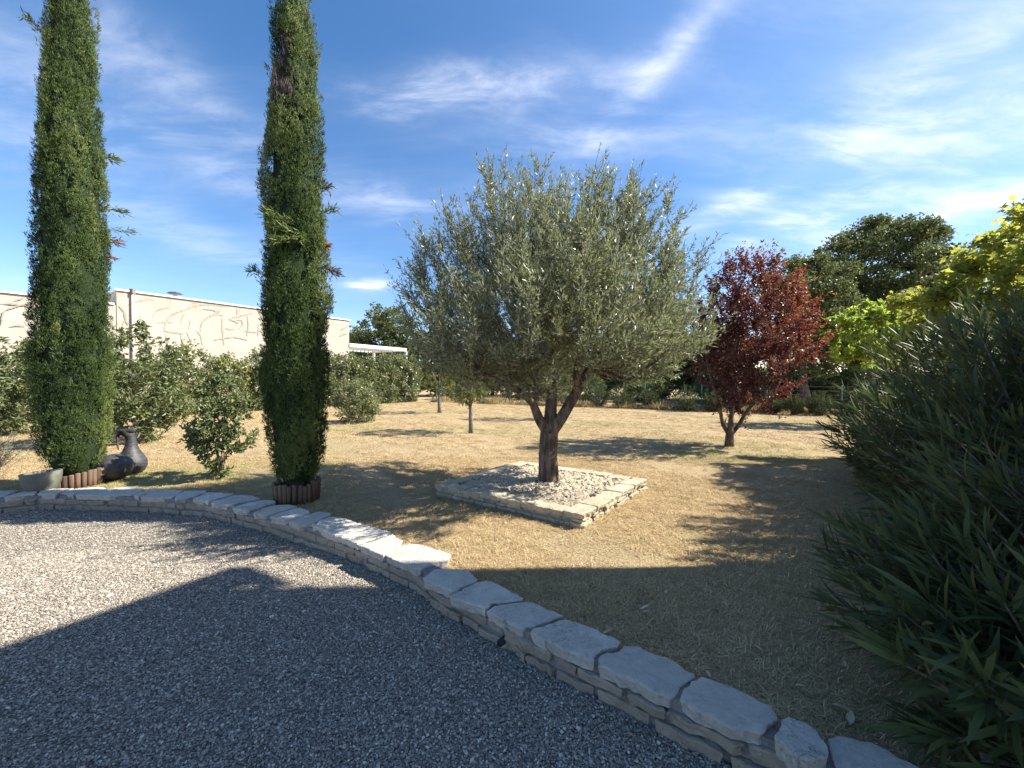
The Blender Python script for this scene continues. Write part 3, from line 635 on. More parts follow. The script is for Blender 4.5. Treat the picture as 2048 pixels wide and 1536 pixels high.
# ---- cypresses
def cypress(px, py, prof, zt, label, seed, nsp, dead=None, tufts=()):
    b = P(px, py); root = empty('cypress_tree', b, label, 'tree'); g = np.random.default_rng(seed); prof = np.array(prof)
    rad = lambda z: np.interp(z, prof[:, 0], prof[:, 1])
    nc = 420; cz = g.uniform(prof[0, 0], prof[-1, 0], nc); ca = g.uniform(0, 6.283, nc); cw = g.uniform(.10, .24, nc); chh = g.uniform(.16, .55, nc); camp = g.uniform(-.055, .06, nc); ctone = g.normal(0, .16, nc)
    def surf(a, z):
        d = np.zeros(len(a)); t = np.zeros(len(a))
        for k in range(nc):
            da = (a - ca[k] + math.pi) % (2 * math.pi) - math.pi; e = np.exp(-(da * rad(cz[k]) / cw[k]) ** 2 - ((z - cz[k]) / chh[k]) ** 2); d += camp[k] * e; t += ctone[k] * e
        return d, t
    npl = nsp // 24; z = g.uniform(prof[0, 0], prof[-1, 0] - .1, npl * 3); z = z[g.random(len(z)) < (rad(z) / prof[:, 1].max()) ** .9][:npl]; a = g.uniform(0, 6.283, len(z))
    d, t = surf(a, z); Rr = rad(z) - .078 + np.clip(d * .5, -.04, .045) * np.minimum(1, rad(z) / .2) + g.normal(0, .013, len(z)); Rr = np.maximum(Rr, .01)
    e = np.stack([np.cos(a), np.sin(a), np.zeros(len(a))], 1); pc = np.column_stack([b[0] + Rr * np.cos(a), b[1] + Rr * np.sin(a), z]); m_ = 27
    ax = norm(e * .05 + np.array([0, 0, 1.0]) + g.normal(0, .12, (len(z), 3))); ph_ = g.uniform(.14, .34, len(z)); pw = g.uniform(.030, .056, len(z))
    ptone = g.normal(0, .13, len(z)); e = np.repeat(e, m_, 0); axr = np.repeat(ax, m_, 0); u = g.random(len(e)) ** .8; s1 = norm(np.cross(axr, rdir(len(e)))); s1 = norm(s1 + e * .55)
    rw = np.repeat(pw, m_) * np.sin(math.pi * (.22 + .72 * u)); base = np.repeat(pc, m_, 0) + axr * (u * np.repeat(ph_, m_))[:, None] + s1 * rw[:, None]; a = np.repeat(a, m_)
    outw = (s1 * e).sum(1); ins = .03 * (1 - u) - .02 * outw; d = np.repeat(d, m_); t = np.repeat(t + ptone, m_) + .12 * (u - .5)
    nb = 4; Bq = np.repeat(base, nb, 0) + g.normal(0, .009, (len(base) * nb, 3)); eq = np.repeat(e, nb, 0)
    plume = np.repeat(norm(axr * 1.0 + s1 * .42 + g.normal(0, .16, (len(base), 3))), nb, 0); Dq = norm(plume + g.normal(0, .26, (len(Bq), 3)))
    tq = np.clip(np.repeat(.42 + t * 1.0 + d * 1.6 - ins * 3, nb) + g.normal(0, .13, len(Bq)), 0, .97); zq = Bq[:, 2]  # shading put into leaf tone: hollows between plumes darker, tips lighter as if lit
    L = g.uniform(.022, .050, len(Bq)); Wq = g.uniform(.006, .011, len(Bq))
    deadm = np.zeros(len(Bq), bool)
    if dead is not None:
        da, dz, dw, dh = dead; aq = np.repeat(a, nb); ee = np.abs((aq - da + math.pi) % (2 * math.pi) - math.pi) / dw; ez = np.abs(zq - dz) / dh; deadm = (ee ** 2 + ez ** 2) < 1
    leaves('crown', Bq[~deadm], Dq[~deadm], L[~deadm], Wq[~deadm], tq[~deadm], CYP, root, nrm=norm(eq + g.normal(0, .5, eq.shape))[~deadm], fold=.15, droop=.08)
    if dead is not None:
        m = deadm; k = np.where(m)[0][::2]
        leaves('dead_branch', Bq[k] - eq[k] * .05, norm(Dq[k] * .35 + eq[k] * .12 + np.array([-.05, 0, 1.0])), L[k] * 2.4, Wq[k] * .45, g.random(len(k)), DEADCYP, root)
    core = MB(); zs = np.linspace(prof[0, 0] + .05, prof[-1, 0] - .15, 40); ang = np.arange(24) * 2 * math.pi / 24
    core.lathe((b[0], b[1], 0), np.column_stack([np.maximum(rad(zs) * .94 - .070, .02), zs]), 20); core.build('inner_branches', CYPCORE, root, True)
    tr = MB(); tr.tube([[b[0], b[1], -.05], [b[0], b[1], .15], [b[0], b[1], prof[0, 0] + .5]], [.10, .085, .07], 10); tr.build('trunk', BARK, root, True)
    for (ta, tz, ln, dirv, mat, cnt) in tufts:                    # sprays that stick out
        s = np.array([b[0] + rad(tz) * .85 * math.cos(ta), b[1] + rad(tz) * .85 * math.sin(ta), tz]); dv = norm(np.array(dirv, float)); st = MB(); end = s + dv * ln
        st.tube([s, s + dv * ln * .5, end], [.006, .004, .002], 4, False); so = st.build('stray_branch', GBARK, root)
        q = g.random(cnt) ** .7; bb = s + np.outer(q * ln, dv) + g.normal(0, .02, (cnt, 3)); dd = norm(dv * 1.0 + g.normal(0, .55, (cnt, 3)))
        V, f, tt = leaf_arrays(bb, dd, g.uniform(.05, .11, cnt), g.uniform(.008, .016, cnt), np.clip(g.normal(.8, .1, cnt), 0, 1))
        link('spray', mesh_np('spray', V, [f], mat, False, {'tone': tt}), so, loc=(0, 0, 0))
    return root, b
cy1 = [(.16, .24), (.35, .33), (.8, .385), (1.6, .40), (2.4, .385), (3.6, .375), (4.6, .35), (5.5, .30), (6.9, .24), (7.8, .16), (8.5, .03)]
cy2 = [(.20, .20), (.36, .27), (.8, .335), (1.4, .375), (2.2, .37), (3.2, .345), (4.2, .315), (5.0, .27), (5.7, .205), (6.1, .13), (6.38, .03)]
pi = math.pi
r1, b1_ = cypress(150, 972, cy1, 8.4, 'tall dense cypress rising beside the black gourd vases', 11, 40000, None,
    [(.75, 4.75, .16, (.65, .75, .2), CYP, 90), (.72, 4.0, .22, (.65, .75, .1), CYP, 60), (.70, 3.70, .30, (.65, .75, .12), CYP, 40), (.66, 3.58, .14, (.65, .7, -.3), RUST, 60), (3.9, 6.2, .2, (-.65, -.75, .8), CYP, 50), (.62, 3.3, .08, (.65, .7, -.1), RUST, 30)])
r2, b2_ = cypress(594, 1001, cy2, 6.4, 'slender cypress with a dead grey patch near its tip', 12, 36000, (4.5, 5.15, .62, .46),
    [(-.9, 3.22, .30, (-.9, -.8, .15), CYP, 110), (-.95, 3.30, .34, (-1, -.9, .35), CYP, 110), (-1.0, 3.15, .26, (-.8, -.9, -.35), CYP, 90), (-.8, 3.2, .16, (.3, -1, -.6), CYP, 120), (.3, 2.95, .20, (.87, .45, -.45), DEADCYP, 80), (.3, 3.9, .12, (.87, .45, .5), DEADCYP, 50), (.1, 3.15, .07, (.9, .3, .3), RUST, 50), (.35, 3.6, .18, (.87, .45, .6), CYP, 60), (3.6, 2.75, .16, (-.87, -.48, .3), CYP, 40)])
LOG = noisemat('log_wood', (.075, .048, .032), (.19, .125, .085), 14, .85, .6, .006, 6, (1, 1, .12))
def edging(b, rr, h, label, nlog):
    e = empty('log_edging', (b[0], b[1], 0), label, 'edging', 'half log edging rings')
    e.pop('group', None)
    for k in range(nlog):
        a = 2 * pi * k / nlog; hh = h * rng.uniform(.84, 1.08); c = np.array([b[0] + rr * math.cos(a), b[1] + rr * math.sin(a), 0]); r_ = pi * rr / nlog * 1.02; tl = np.array([math.cos(a), math.sin(a), 0]) * rng.uniform(-.005, .022)
        l_ = MB(); l_.tube([c + [0, 0, -.03], c + [0, 0, hh * .5] + tl * .5, c + [0, 0, hh - .012] + tl, c + [0, 0, hh] + tl], [r_, r_, r_, r_ * .8], 9); l_.build('log', LOG, e, True)
edging(b2_, .225, .255, 'ring of upright brown half logs around the slender cypress base', 27)
edging(b1_, .27, .23, 'ring of upright half logs around the cypress behind the bowl pot', 30)

# ---- far-off wood along the horizon
nw = 26000; aw = rng.uniform(-1.1, 1.25, nw); dw = rng.uniform(70, 110, nw); hw = (4.5 + 2.2 * np.sin(aw * 17) + 1.6 * np.sin(aw * 41 + 1)) * rng.random(nw) ** .6 + .3
Bw = np.column_stack([np.sin(aw) * dw, np.cos(aw) * dw, hw]); V, f, tt = leaf_arrays(Bw, rdir(nw), rng.uniform(.5, 1.3, nw), rng.uniform(.5, 1.1, nw), np.clip(rng.normal(.4, .2, nw), 0, 1))
tag(link('far_wood', mesh_np('far_wood', V, [f], OAK, False, {'tone': tt})), 'low dark line of distant woodland beyond the dry field', 'woodland', kind='stuff')

# ---- purple plum
pb = P(1458, 893); py_ = pb[1]
plum = empty('plum_tree', pb, 'small multi stemmed tree with dark red and orange leaves', 'tree')
A_ = lambda x, y, dy=0: at(x, y, py_ + dy)
limbs = [[pb + [0, 0, -.05], A_(1459, 872), A_(1462, 840), A_(1466, 800, .1), A_(1470, 740, .1), A_(1480, 660, .2), A_(1490, 590, .1)],
         [A_(1459, 872), A_(1446, 850), A_(1440, 820), A_(1430, 785, -.1), A_(1415, 730, -.2), A_(1405, 660, -.3)],
         [A_(1459, 872), A_(1478, 850), A_(1490, 828), A_(1512, 800, -.1), A_(1540, 770, -.2), A_(1570, 720, -.3), A_(1595, 670, -.3)],
         [A_(1462, 840), A_(1458, 800, .3), A_(1450, 730, .5), A_(1440, 640, .7)], [A_(1466, 800, .1), A_(1500, 740, -.5), A_(1530, 660, -.6), A_(1540, 590, -.5)]]
pprof = [(.78, .35), (1.2, .9), (1.8, 1.2), (2.4, 1.38), (2.9, 1.34), (3.3, 1.12), (3.7, .8), (4.05, .5), (4.3, .15)]
att, _ = prof_sample(520, pprof, (pb[0] + .42, py_), 1.0, .5, lobes(6, .25, 5))
N, par, chains, nl = grow(limbs, att, .06, .8, 4, .1); r = radii(N, par, .0035, 2.3)
r[:3] = [.105, .085, .05]; r[3:7] = [.042, .034, .026, .018]; r[7:12] = [.042, .036, .03, .022, .015]; r[12:18] = [.044, .04, .034, .027, .02, .014]; r[18:] = np.minimum(r[18:], .03)
wood('trunk', N, par, r, BARK, plum, 9, 4, .02)
spr = list(chains)
for ch in chains:
    for _ in range(2):
        s = ch[rng.integers(1, len(ch))]; out = norm(s - np.array([pb[0] + .4, py_, 1.2])); d = norm(out * .7 + np.array([0, 0, .6]) + rng.normal(0, .4, 3)); spr.append(np.array([s, s + d * .15, s + d * rng.uniform(.25, .5)]))
def plum_tone(B, n): return np.clip(.29 + .30 * (B[:, 0] - pb[0] - .2) / 1.3 + .22 * (B[:, 2] - 2.2) / 2 + rng.normal(0, .2, n), 0, 1)
B, Dn, L, Wd, T = twig_leaves(spr, 21, .1, .6, .062, .034, plum_tone, .02, -.1)
leaves('crown', B, Dn, L, Wd, T, PLUM, plum, fold=.2, droop=.2)

# ---- generic tree
def tree(name, base, prof, label, cat, nat, lm, ll, lw, per, bark=BARK, trunk=.12, bend=(0, 0), tone=None, group=None, seed=1, clump=0, cc=None, lob=.25, tip=.006, mixa=.4, upb=0.0, squash=1.0, dens_surf=.45, rmin=0.0, droop=.2):
    base = np.array(base, float); root = empty(name, base, label, cat, group); cc = base[:2] if cc is None else cc
    z0, z1 = prof[0][0], prof[-1][0]; top = np.array([cc[0], cc[1], z0 + (z1 - z0) * .6])
    limbs = [[base + [0, 0, -.06], base + [0, 0, z0 * .35], base + np.array([bend[0], bend[1], z0 * .85]), (base + [0, 0, z0] + top) / 2 * np.array([1, 1, 1]), top]]
    fk = limbs[0][2]
    for k in range(4):
        a = 1.3 + k * 1.57 + rng.uniform(-.4, .4); zz_ = z0 + (z1 - z0) * rng.uniform(.4, .65); rr = np.interp(zz_, *np.array(prof).T) * .55; e = np.array([cc[0] + rr * math.cos(a), cc[1] + rr * math.sin(a), zz_]); limbs.append([fk, fk * .6 + e * .4 + [0, 0, .08 * (z1 - z0)], e])
    att, _ = prof_sample(nat, prof, cc, squash, dens_surf, lobes(6, lob, seed, 1 / max(1, (z1 - z0) / 3)))
    N, par, chains, nl = grow(limbs, att, .05, .5, 3, .12); r = radii(N, par, tip, 2.3); r[0] = max(r[0], trunk); r[1] = max(r[1], trunk * .85); r[2] = max(r[2], trunk * .75)
    wood('trunk', N, par, r, bark, root, 9, 4, .03, rmin)
    if clump:
        B, cid = [], []
        for i, ch in enumerate(chains):
            m = int(per * rng.uniform(.6, 1.4)); B.append(ch[-1] + norm(rng.normal(size=(m, 3))) * (rng.random((m, 1)) ** .5) * clump * rng.uniform(.6, 1.3) * np.array([1, 1, .7])); cid.append(np.full(m, rng.normal(0, .14)))
        B = np.concatenate(B); cid = np.concatenate(cid); n = len(B); Dn = norm(rdir(n) + np.array([0, 0, upb])); L = ll * rng.uniform(.6, 1.4, n); Wd = lw * rng.uniform(.6, 1.4, n); T = np.clip(rng.normal(.5, .17, n) + cid, 0, .98)
    else:
        B, Dn, L, Wd, T = twig_leaves(chains, per, .1, mixa, ll, lw, tone or (lambda B, n: np.clip(rng.normal(.5, .2, n), 0, 1)), .03, upb)
    leaves('crown', B, Dn, L, Wd, T, lm, root, fold=.2, droop=droop)
    return root
def gp(px, y): return np.array([(px - 1024) / F * y, y, 0.0])
# background oaks
tree('oak_tree', gp(1745, 24), [(2.6, 1.6), (4.2, 3.4), (6.5, 4.1), (8.6, 3.9), (10.0, 2.9), (11.0, 1.6), (11.5, .4)], 'broad dark green oak towering behind the lime green tree', 'tree', 430, OAK, .18, .13, 125, trunk=.38, clump=.62, seed=21, lob=.35, tip=.02)
tree('oak_tree', gp(1612, 21), [(1.6, 1.0), (3, 2.0), (5, 2.5), (6.8, 2.1), (7.8, 1.2), (8.3, .3)], 'dark oak standing just behind the red leaved tree', 'tree', 260, OAK, .15, .11, 95, trunk=.30, clump=.52, seed=22, lob=.3, tip=.02, bend=(-.2, 0))
tree('oak_tree', gp(775, 42), [(1.5, 2.4), (3.5, 3.3), (6, 3.5), (8.2, 2.6), (9.3, 1.5), (9.9, .4)], 'rounded green tree rising behind the white pergola', 'tree', 220, OAK, .26, .19, 70, trunk=.3, clump=.75, seed=23, tip=.03)
tree('oak_tree', gp(704, 47), [(1.5, 1.5), (4, 2.2), (6.5, 1.8), (8.0, .4)], 'small distant tree peeking out past the end of the house', 'tree', 110, OAK, .28, .2, 60, trunk=.2, clump=.7, seed=24, tip=.03)
for i, (px, y, zt, rr) in enumerate(((872, 36, 6.9, 3.0), (985, 38, 6.4, 3.6), (1100, 35, 6.2, 3.4), (1215, 34, 6.0, 3.3), (1325, 31, 6.4, 3.2), (1430, 28, 5.9, 2.8))):
    tree('oak_tree', gp(px, y), [(.5, rr * .7), (2, rr), (4, rr), (zt - 1, rr * .55), (zt, .4)], 'dark leafy tree in the row beyond the wire fence behind the olive', 'tree', 120, OAK, .25, .18, 75, trunk=.22, clump=.75, seed=30 + i, tip=.03, group='trees beyond the wire fence')
for i, (px, y, h, rr) in enumerate(((1500, 22.5, 1.9, 1.3), (1560, 24, 2.3, 1.5), (1630, 22, 1.7, 1.2), (1690, 23, 2.2, 1.5), (1440, 24, 2.2, 1.5), (930, 30, 2.4, 1.9), (1050, 29, 2.2, 1.8), (1160, 28, 2.3, 1.8), (1290, 26, 2.1, 1.7))):
    tree('bramble_bush', gp(px, y), [(.1, rr * .8), (h * .4, rr), (h * .75, rr * .75), (h, .2)], 'dark bramble bush growing under the trees beyond the wire fence', 'shrub', 60, OAK, .17, .12, 60, trunk=.05, clump=.42, seed=150 + i, tip=.01, group='brambles under the far trees')
# lime green tree, maple
tree('mulberry_tree', gp(1748, 12.6), [(1.9, .5), (2.4, 1.1), (3.0, 1.35), (3.6, 1.1), (4.1, .6), (4.5, .15)], 'small lime green tree with bright drooping leaves behind the oleanders', 'tree', 170, YELLOWG, .16, .10, 26, GBARK, .07, seed=41, tip=.006, upb=-.5, mixa=.5, lob=.4)
def maple():
    base = np.array([8.35, 5.5, 0]); root = empty('maple_tree', base, 'maple with yellow and reddening lobed leaves overhanging the oleanders', 'tree')
    prof = [(1.1, 1.2), (1.6, 1.75), (2.4, 2.05), (3.0, 1.9), (3.6, 1.5), (4.1, .95), (4.5, .2)]
    att, _ = prof_sample(620, prof, base[:2], 1.08, .4, lobes(5, .12, 8)); top = base + [0, 0, 3.2]
    limbs = [[base + [0, 0, -.05], base + [0, 0, .6], base + [.05, 0, 1.3], base + [0, 0, 2.2], top]]
    for k in range(5):
        a = k * 1.26; limbs.append([base + [.05, 0, 1.3], base + [.6 * math.cos(a), .6 * math.sin(a), 2.2], base + [1.2 * math.cos(a), 1.2 * math.sin(a), 2.9]])
    N, par, ch, nl = grow(limbs, att, -.03, .5, 3, .1); r = radii(N, par, .005, 2.3); r[0] = max(r[0], .12)
    wood('trunk', N, par, r, GBARK, root)
    B, Dn, L, Wd, T = twig_leaves(ch, 58, .2, .5, .12, .12, lambda B, n: np.clip(.26 + .18 * (B[:, 2] - 2.5) / 1.6 + rng.normal(0, .19, n), 0, 1), .07, -.5)
    n = len(B); nr = norm(rdir(n) * .8 + np.array([-.3, -.2, .9])); Sd = norm(np.cross(Dn, nr)); N_ = np.cross(Sd, Dn); L = L[:, None] * .6
    V = [B - Dn * L * .3]; k = 5                                       # five pointed lobes
    ang = np.array([-2.1, -1.05, 0, 1.05, 2.1]); ln = np.array([.6, .9, 1.0, .9, .6])
    for i in range(5):
        if i: am = (ang[i] + ang[i - 1]) / 2; V.append(B + (Dn * math.cos(am) + Sd * math.sin(am)) * L * .38)
        V.append(B + (Dn * math.cos(ang[i]) + Sd * math.sin(ang[i])) * L * ln[i] - N_ * L * .18)
    V = np.stack(V, 1); m = V.shape[1]; ii = np.arange(n)[:, None] * m
    f = np.concatenate([ii + np.array(a) for a in ([0, 1, 2], [0, 2, 4], [2, 3, 4], [0, 4, 6], [4, 5, 6], [0, 6, 8], [6, 7, 8], [0, 8, 9])])
    link('crown', mesh_np('crown', V.reshape(-1, 3), [f], MAPLE, False, {'tone': np.repeat(T, m)}), root)
maple()
# young fruit trees on the lawn
yt = 'young fruit tree on the lawn with thin trunk and yellowing leaves'
tree('fruit_tree', P(942, 866), [(.85, .45), (1.2, .8), (1.7, .95), (2.3, .8), (2.8, .3)], 'young fruit tree with pale thin trunk and yellowing leaves just beyond the olive', 'tree', 150, PEACH, .09, .03, 26, GBARK, .075, seed=51, tip=.004, upb=-.5)
tree('fruit_tree', P(879, 826), [(.9, .5), (1.5, 1.0), (2.2, 1.1), (3.0, .7), (3.5, .2)], 'young fruit tree next to the green fence post', 'tree', 130, PEACH, .10, .035, 24, GBARK, .10, seed=52, tip=.005, upb=-.5)
tree('fruit_tree', [1.6, 14.6, 0], [(.9, .5), (1.4, .95), (2.0, 1.05), (2.6, .7), (3.1, .2)], 'young fruit tree hidden behind the olive crown', 'tree', 120, PEACH, .10, .035, 24, GBARK, .08, seed=53, tip=.005, upb=-.5)

# ------------------------------------------------------------------ shrubs
def shrub(name, base, prof, label, cat, nst, lm, ll, lw, per, group=None, squash=1.0, tone=None, seed=1, spread=.08, bark=GBARK, lob=.25, upb=-.1, surf=.4, tip=.004, multi=.25, rot=None, droop=.2):
    base = np.array(base, float); root = empty(name, base, label, cat, group)
    att, _ = prof_sample(nst, prof, base[:2], squash, surf, lobes(6, lob, seed))
    if rot is not None:
        d = att[:, :2] - base[:2]; c, s = math.cos(rot), math.sin(rot); att[:, :2] = base[:2] + np.stack([d[:, 0] * c - d[:, 1] * s, d[:, 0] * s + d[:, 1] * c], 1)
    z1 = prof[-1][0]; limbs = [[base + [0, 0, -.04], base + [0, 0, .06]]]
    for k in range(6):
        a = k * 1.05 + rng.uniform(-.3, .3); q = rng.uniform(.5, 1); limbs.append([base + [0, 0, .06], base + np.array([multi * .5 * q * math.cos(a), multi * .5 * q * math.sin(a), z1 * .25]), base + np.array([multi * q * math.cos(a) * 1.3, multi * q * math.sin(a) * 1.3, z1 * .55])])
    N, par, ch, nl = grow(limbs, att, .03, .4, 3, .1); r = radii(N, par, tip, 2.3)
    wood('stems', N, par, r, bark, root, 6, 3, .02)
    B, Dn, L, Wd, T = twig_leaves(ch, per, .2, .5, ll, lw, tone or (lambda B, n: np.clip(rng.normal(.45, .18, n), 0, 1)), spread, upb)
    leaves('foliage', B, Dn, L, Wd, T, lm, root, fold=.2, droop=droop)
    return root
# laurel hedge in front of the neighbour's house
hd = np.array([.605, .797]); hn = np.array([.797, -.605]); H0 = P(330, 833)[:2] - hn * .55
for i, t in enumerate(np.arange(-9.2, 14.0, 1.45)):
    c = H0 + hd * (t + rng.uniform(-.15, .15)); hgt = rng.uniform(2.55, 3.05) + (.25 if t > 6 else 0) - (.15 if t < 0 else 0); yel = 1 if .2 < t < 3.6 else (.35 if t > 7 else 0)
    lbl = ('yellow tinged laurel shrub in the hedge below the scrawled wall' if yel == 1 else ('glossy laurel shrub in the hedge below the white pergola' if t > 7 else 'grey green laurel shrub in the hedge along the neighbour house'))
    shrub('laurel_shrub', [*c, 0], [(.08, .75), (.5, 1.0), (1.3, 1.1), (hgt - .5, .95), (hgt - .15, .6), (hgt + .1, .25)], lbl, 'shrub', 190, LAUREL, .14, .076, 32, 'laurels of the boundary hedge', .72, (lambda y_: lambda B, n: np.clip(rng.normal(.34 + .18 * y_, .16 + .06 * y_, n) + .12 * np.sin(B[:, 0] * 3 + B[:, 2] * 4), 0, 1))(yel), 60 + i, .10, lob=.18, surf=.3, rot=math.atan2(hd[1], hd[0]), upb=.05)
# large broadleaf shrubs behind the left cypress
fl = lambda B, n: np.clip(rng.normal(.45, .2, n), 0, 1)
shrub('persimmon_shrub', P(272, 884), [(.1, .5), (.6, 1.05), (1.4, 1.2), (2.1, .95), (2.6, .5), (2.95, .12)], 'broad leaved shrub with bare grey branches just right of the big cypress', 'shrub', 230, FIG, .12, .055, 22, None, 1, fl, 71, .05, upb=-.45, tip=.005, droop=.3)
shrub('persimmon_shrub', P(22, 870), [(.1, .6), (.7, 1.1), (1.5, 1.25), (2.2, .9), (2.75, .2)], 'bushy broad leaved shrub on the other side of the big cypress', 'shrub', 230, FIG, .12, .055, 24, None, 1, fl, 72, .05, upb=-.45, tip=.005, droop=.3)
shrub('flowering_shrub', P(443, 957), [(.12, .12), (.35, .34), (.75, .50), (1.1, .45), (1.4, .28), (1.72, .08)], 'small upright leafy shrub standing alone between the two cypresses', 'shrub', 115, FIG, .08, .042, 23, None, 1, lambda B, n: np.clip(rng.normal(.38, .2, n), 0, 1), 73, .025, upb=-.35, tip=.004, multi=.16, droop=.3)
shrub('ball_shrub', P(716, 845), [(.05, .45), (.3, .68), (.75, .76), (1.15, .6), (1.4, .35), (1.52, .08)], 'clipped rounded green shrub on the lawn before the hedge', 'shrub', 240, LAUREL, .085, .042, 24, None, 1, lambda B, n: np.clip(rng.normal(.5, .16, n), 0, 1), 74, .05, lob=.06, surf=.25)
# silvery shrub at the far left by the pot
def silvery():
    b = P(-25, 962); root = empty('rosemary_shrub', b, 'feathery silver grey shrub beside the bowl pot', 'shrub'); st = MB(); Bs, Ds = [], []
    for k in range(70):
        d = norm(np.array([rng.normal(0, .38), rng.normal(0, .38), 1.0])); L = rng.uniform(.45, .82); pts = [b + [rng.normal(0, .06), rng.normal(0, .06), -.02], b + d * L * .5, b + d * L + [0, 0, .03]]; st.tube(pts, [.004, .003, .0015], 4, False)
        m = 55; t = .25 + .75 * rng.random(m); Bs.append(b + np.outer(t * L, d)); Ds.append(norm(d * .8 + rdir(m)))
    st.build('stems', GBARK, root); leaves('foliage', np.concatenate(Bs), np.concatenate(Ds), .045, .006, rng.random(70 * 55), SILVER, root)
silvery()
# oleanders: near mass on the right
def oleander(name, base, h, rad, nshoot, label, leafL, near, group, seed, per=26, lean=(0, 0), low=.0):
    g = np.random.default_rng(seed); base = np.array(base, float); root = empty(name, base, label, 'shrub', group); st = MB(); Bs, Ds, Ns, Ls, Ts = [], [], [], [], []
    for k in range(nshoot):
        a = g.uniform(0, 2 * pi); e = g.random() ** .6; hh = h * (low + (1 - low) * g.random() ** .75) * math.sqrt(max(0.05, 1 - (e * .80) ** 2)); R_ = rad * (.25 + .75 * e) * (.62 + .38 * math.sin(min(1, hh / h) * pi * .8 + .35))
        tip = base + np.array([R_ * math.cos(a) + lean[0] * hh, R_ * math.sin(a) + lean[1] * hh, max(.12, hh)]); s = base + np.array([.22 * rad * math.cos(a) * e, .22 * rad * math.sin(a) * e, -.02])
        mid = s * .45 + tip * .55 + np.array([0, 0, .12 * h * (1 - e * .5)]); tt = np.linspace(0, 1, 7)[:, None]; cv = s * (1 - tt) ** 2 + 2 * mid * tt * (1 - tt) + tip * tt ** 2
        st.tube(cv, np.linspace(.011, .0035, 7) * (leafL / .15), 5 if near else 3, False)
        m = int(per * g.uniform(.7, 1.3)); w = m // 3 + 1; tq = 1 - (np.repeat(np.arange(w), 3)[:m] / w) ** 1.1 * min(.75, .55 / (np.linalg.norm(tip - s) + .3) + .25)
        q = np.clip(tq * 6, 0, 5.999); i = q.astype(int); f = (q - i)[:, None]; p = cv[i] * (1 - f) + cv[np.minimum(i + 1, 6)] * f; ax = norm(cv[np.minimum(i + 1, 6)] - cv[i])
        ref = norm(np.cross(ax, np.array([.3, .2, 1.0]))); bi = np.cross(ax, ref); th = np.tile([0, 2.09, 4.19], w)[:m] + np.repeat(np.arange(w), 3)[:m] * 1.05 + g.normal(0, .25, m)
        rd = ref * np.cos(th)[:, None] + bi * np.sin(th)[:, None]; op = np.clip(.35 + (1 - tq) * 1.5 + g.normal(0, .15, m), .15, 1.2)[:, None]
        d = norm(ax * np.cos(op) + rd * np.sin(op)); Bs.append(p); Ds.append(d); Ns.append(norm(ax * .9 - rd * .3 + g.normal(0, .2, (m, 3)))); Ls.append(leafL * np.clip(g.normal(1, .2, m), .45, 1.45)); Ts.append(np.clip(g.normal(.42, .2, m), 0, .93) + (g.random(m) < .015) * .5)
    st.build('stems', GBARK, root, True); B, Dn, Nn, L, T = map(np.concatenate, (Bs, Ds, Ns, Ls, Ts)); T = np.clip(T, 0, 1)
    if near:
        V, f3, f4, t = long_leaf_arrays(B, Dn, Nn, L, L * .122, T, g.uniform(.02, .22, len(B))); link('foliage', mesh_np('foliage', V, [f3, f4], OLEA, True, {'tone': t}), root)
    else: leaves('foliage', B, Dn, L, L * .16, T, OLEA, root, nrm=Nn)
    return root
og = 'oleanders massed by the lawn'
oleander('oleander_shrub', [2.95, 1.35, 0], 1.75, 1.15, 330, 'deeply shaded oleander overhanging the end of the stone wall', .155, True, og, 81, 40)
oleander('oleander_shrub', [2.32, 1.5, 0], .95, .88, 260, 'low oleander spilling over the last slab of the stone wall', .17, True, og, 85, 28)
oleander('oleander_shrub', [3.75, 2.35, 0], 2.15, 1.25, 400, 'tall shaded oleander in the middle of the oleander mass', .15, True, og, 82, 40)
oleander('oleander_shrub', [4.75, 3.6, 0], 2.3, 1.35, 480, 'tall oleander with narrow leaves below the yellow maple', .145, True, og, 83, 40)
oleander('oleander_shrub', [5.9, 4.1, 0], 2.45, 1.25, 380, 'oleander at the back of the mass against the maple trunk', .16, True, og, 86, 28)
oleander('oleander_shrub', [5.75, 5.2, 0], 1.75, 1.25, 380, 'sunlit oleander at the far end of the oleander mass', .14, True, og, 84, 40)

# ------------------------------------------------------------------ boundary strip, fence, small oleanders
E0, E1 = np.array([-5.6, 26.0]), np.array([26.0, 9.2]); ed = norm(E1 - E0); en = np.array([-ed[1], ed[0]]); EL = np.linalg.norm(E1 - E0)
nS = 26000; t = rng.uniform(0, EL, nS); w = rng.random(nS) ** 1.4 * 2.2; clumpy = np.sin(t * 3.1) + np.sin(t * 1.3 + 2) + rng.normal(0, .7, nS); B = np.column_stack([E0 + np.outer(t, ed) + np.outer(w, en), np.zeros(nS)])
Lg = np.clip(.16 + .10 * clumpy, .08, .85) * rng.uniform(.6, 1.3, nS); Dg = norm(np.column_stack([rng.normal(0, .28, (nS, 2)), np.ones(nS)]))
V, f, tt = leaf_arrays(B, Dg, Lg, rng.uniform(.006, .014, nS), rng.random(nS), fold=.1, droop=.25); tg = link('tall_dry_grass', mesh_np('tall_dry_grass', V, [f], STRAW, False, {'tone': tt}))
tag(tg, 'unmown strip of tall straw coloured grass along the wire fence', 'grass', kind='stuff')
og2 = 'young oleanders along the wire fence'
